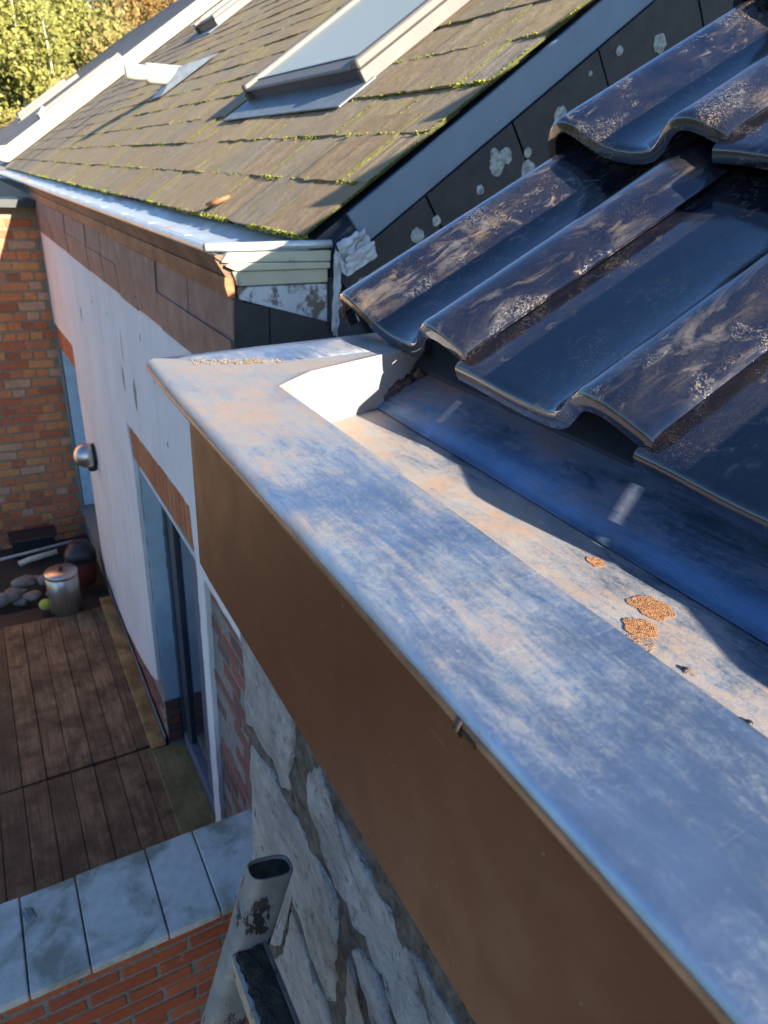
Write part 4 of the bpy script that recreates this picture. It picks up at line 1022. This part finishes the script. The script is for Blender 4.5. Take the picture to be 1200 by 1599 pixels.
def tree(name, x, y, H, W, leafm, bark, label, grp, nl=2600, seed=0, low=.25, ls=.17):
    rt = random.Random(seed); z0 = hill_h(x, y)-.2
    t = empty(name, label, 'tree', grp, loc=(x, y, z0))
    pts = [(0,0,0)]; 
    for i in range(1, 8): f = i/7; pts.append((.25*math.sin(f*3+seed), .25*math.cos(f*2.3+seed), H*.93*f))
    bm = bmesh.new(); bm_tube(bm, pts, [max(.02, .017*H*(1-i/7.6)) for i in range(8)], 7)
    tips = []
    for i in range(16):
        f = low+.68*rt.random(); k = f*7; a = pts[int(k)]; b = pts[min(7, int(k)+1)]; p = lerp(a, b, k-int(k)); an = rt.uniform(0, 6.283)
        ln = W*(1.0-abs(f-.42)*.9)*rt.uniform(.6, 1.0); q = (p[0]+ln*math.cos(an), p[1]+ln*math.sin(an), p[2]+ln*rt.uniform(.35, 1.0)); mid = lerp(p, q, .5); mid = (mid[0], mid[1], mid[2]+.1*ln)
        bm_tube(bm, [p, mid, q], [.006*H*(1.1-f), .004*H*(1.1-f), .012], 5); tips += [mid, q, lerp(mid, q, .5)]
    from_bm('trunk', bm, bark, t, True)
    tips += [pts[-1], pts[-2], pts[-3]]
    bm = bmesh.new()
    for _ in range(nl):
        c = rt.choice(tips); sg = W*.24
        p = Vector((c[0]+rt.gauss(0, sg), c[1]+rt.gauss(0, sg), c[2]+rt.gauss(0, sg*.95)))
        a = Vector((rt.gauss(0,1), rt.gauss(0,1), rt.gauss(0,1))).normalized(); b = a.cross(Vector((rt.gauss(0,1), rt.gauss(0,1), rt.gauss(0,1)))).normalized(); s = ls*rt.uniform(.6, 1.3)
        v = [bm.verts.new(p+a*s), bm.verts.new(p+b*s*.6), bm.verts.new(p-a*s), bm.verts.new(p-b*s*.6)]; bm.faces.new(v)
    from_bm('crown', bm, leafm, t)
tr = random.Random(77)
for i, (px, y, H, W, nm, lm, bk, lab) in enumerate((
    (12, 50, 11.5, 2.6, 'birch_tree', LYG, BARKW, 'tall yellow green birch at the left edge of the wood'),
    (62, 47, 10.5, 2.3, 'birch_tree', LYG, BARKW, 'pale trunked birch in front of the wood above the roof lights'),
    (100, 56, 11.5, 2.8, 'birch_tree', LYG, BARKW, 'broad yellow green birch in the middle of the wood'),
    (150, 60, 11.5, 2.6, 'holly_tree', LDG, BARKD, 'dark green evergreen between birch and orange tree in the wood'),
    (228, 60, 12.5, 2.6, 'beech_tree', LOR, BARKD, 'rust orange beech right above the grey far roof'),
    (128, 46, 7.0, 2.4, 'thicket_tree', LTN, BARKD, 'low tan tree just above the top of the nearest roof light'),
    (182, 50, 10.0, 2.6, 'thicket_tree', LTN, BARKD, 'tan tree between the dark evergreen and the rust orange beech'),
    (30, 44, 5.5, 2.4, 'thicket_tree', LTN, BARKD, 'low tan bushy tree above the white bargeboard house'))):
    tree(nm, (.079+.00066*px)*y, y, H, W, lm, bk, lab, None, 3600, 100+i, .12, .16)
def woodland():
    bm = bmesh.new(); bt = bmesh.new()
    for k in range(60):
        y = 52+tr.random()*34; f = -.03+.36*((k*.618) % 1); x = f*y; z0 = hill_h(x, y); H = tr.uniform(6, 9.5); W = tr.uniform(1.8, 2.8)
        for _ in range(1300):
            t = tr.random(); r_ = W*math.sqrt(max(.02, 1-abs(2*t-.8)**2*.55))*math.sqrt(tr.random())*.75; an = tr.uniform(0, 6.283)
            p = Vector((x+r_*math.cos(an), y+r_*math.sin(an), z0+.4+H*t)); a = Vector((tr.gauss(0,1), tr.gauss(0,1), tr.gauss(0,1))).normalized(); b = a.cross(Vector((tr.gauss(0,1), tr.gauss(0,1), tr.gauss(0,1)))).normalized(); s_ = .22*tr.uniform(.6, 1.3)
            bm.faces.new([bm.verts.new(p+a*s_), bm.verts.new(p+b*s_*.6), bm.verts.new(p-a*s_), bm.verts.new(p-b*s_*.6)])
    o = from_bm('woodland', bm, LWD); tag(o, 'autumn woodland in yellow green and tan covering the hillside', 'woodland', kind='stuff')
LWD = leaf_mat('mixed_autumn_leaves', (.15,.165,.045), (.25,.25,.075), (.33,.29,.10))
woodland()
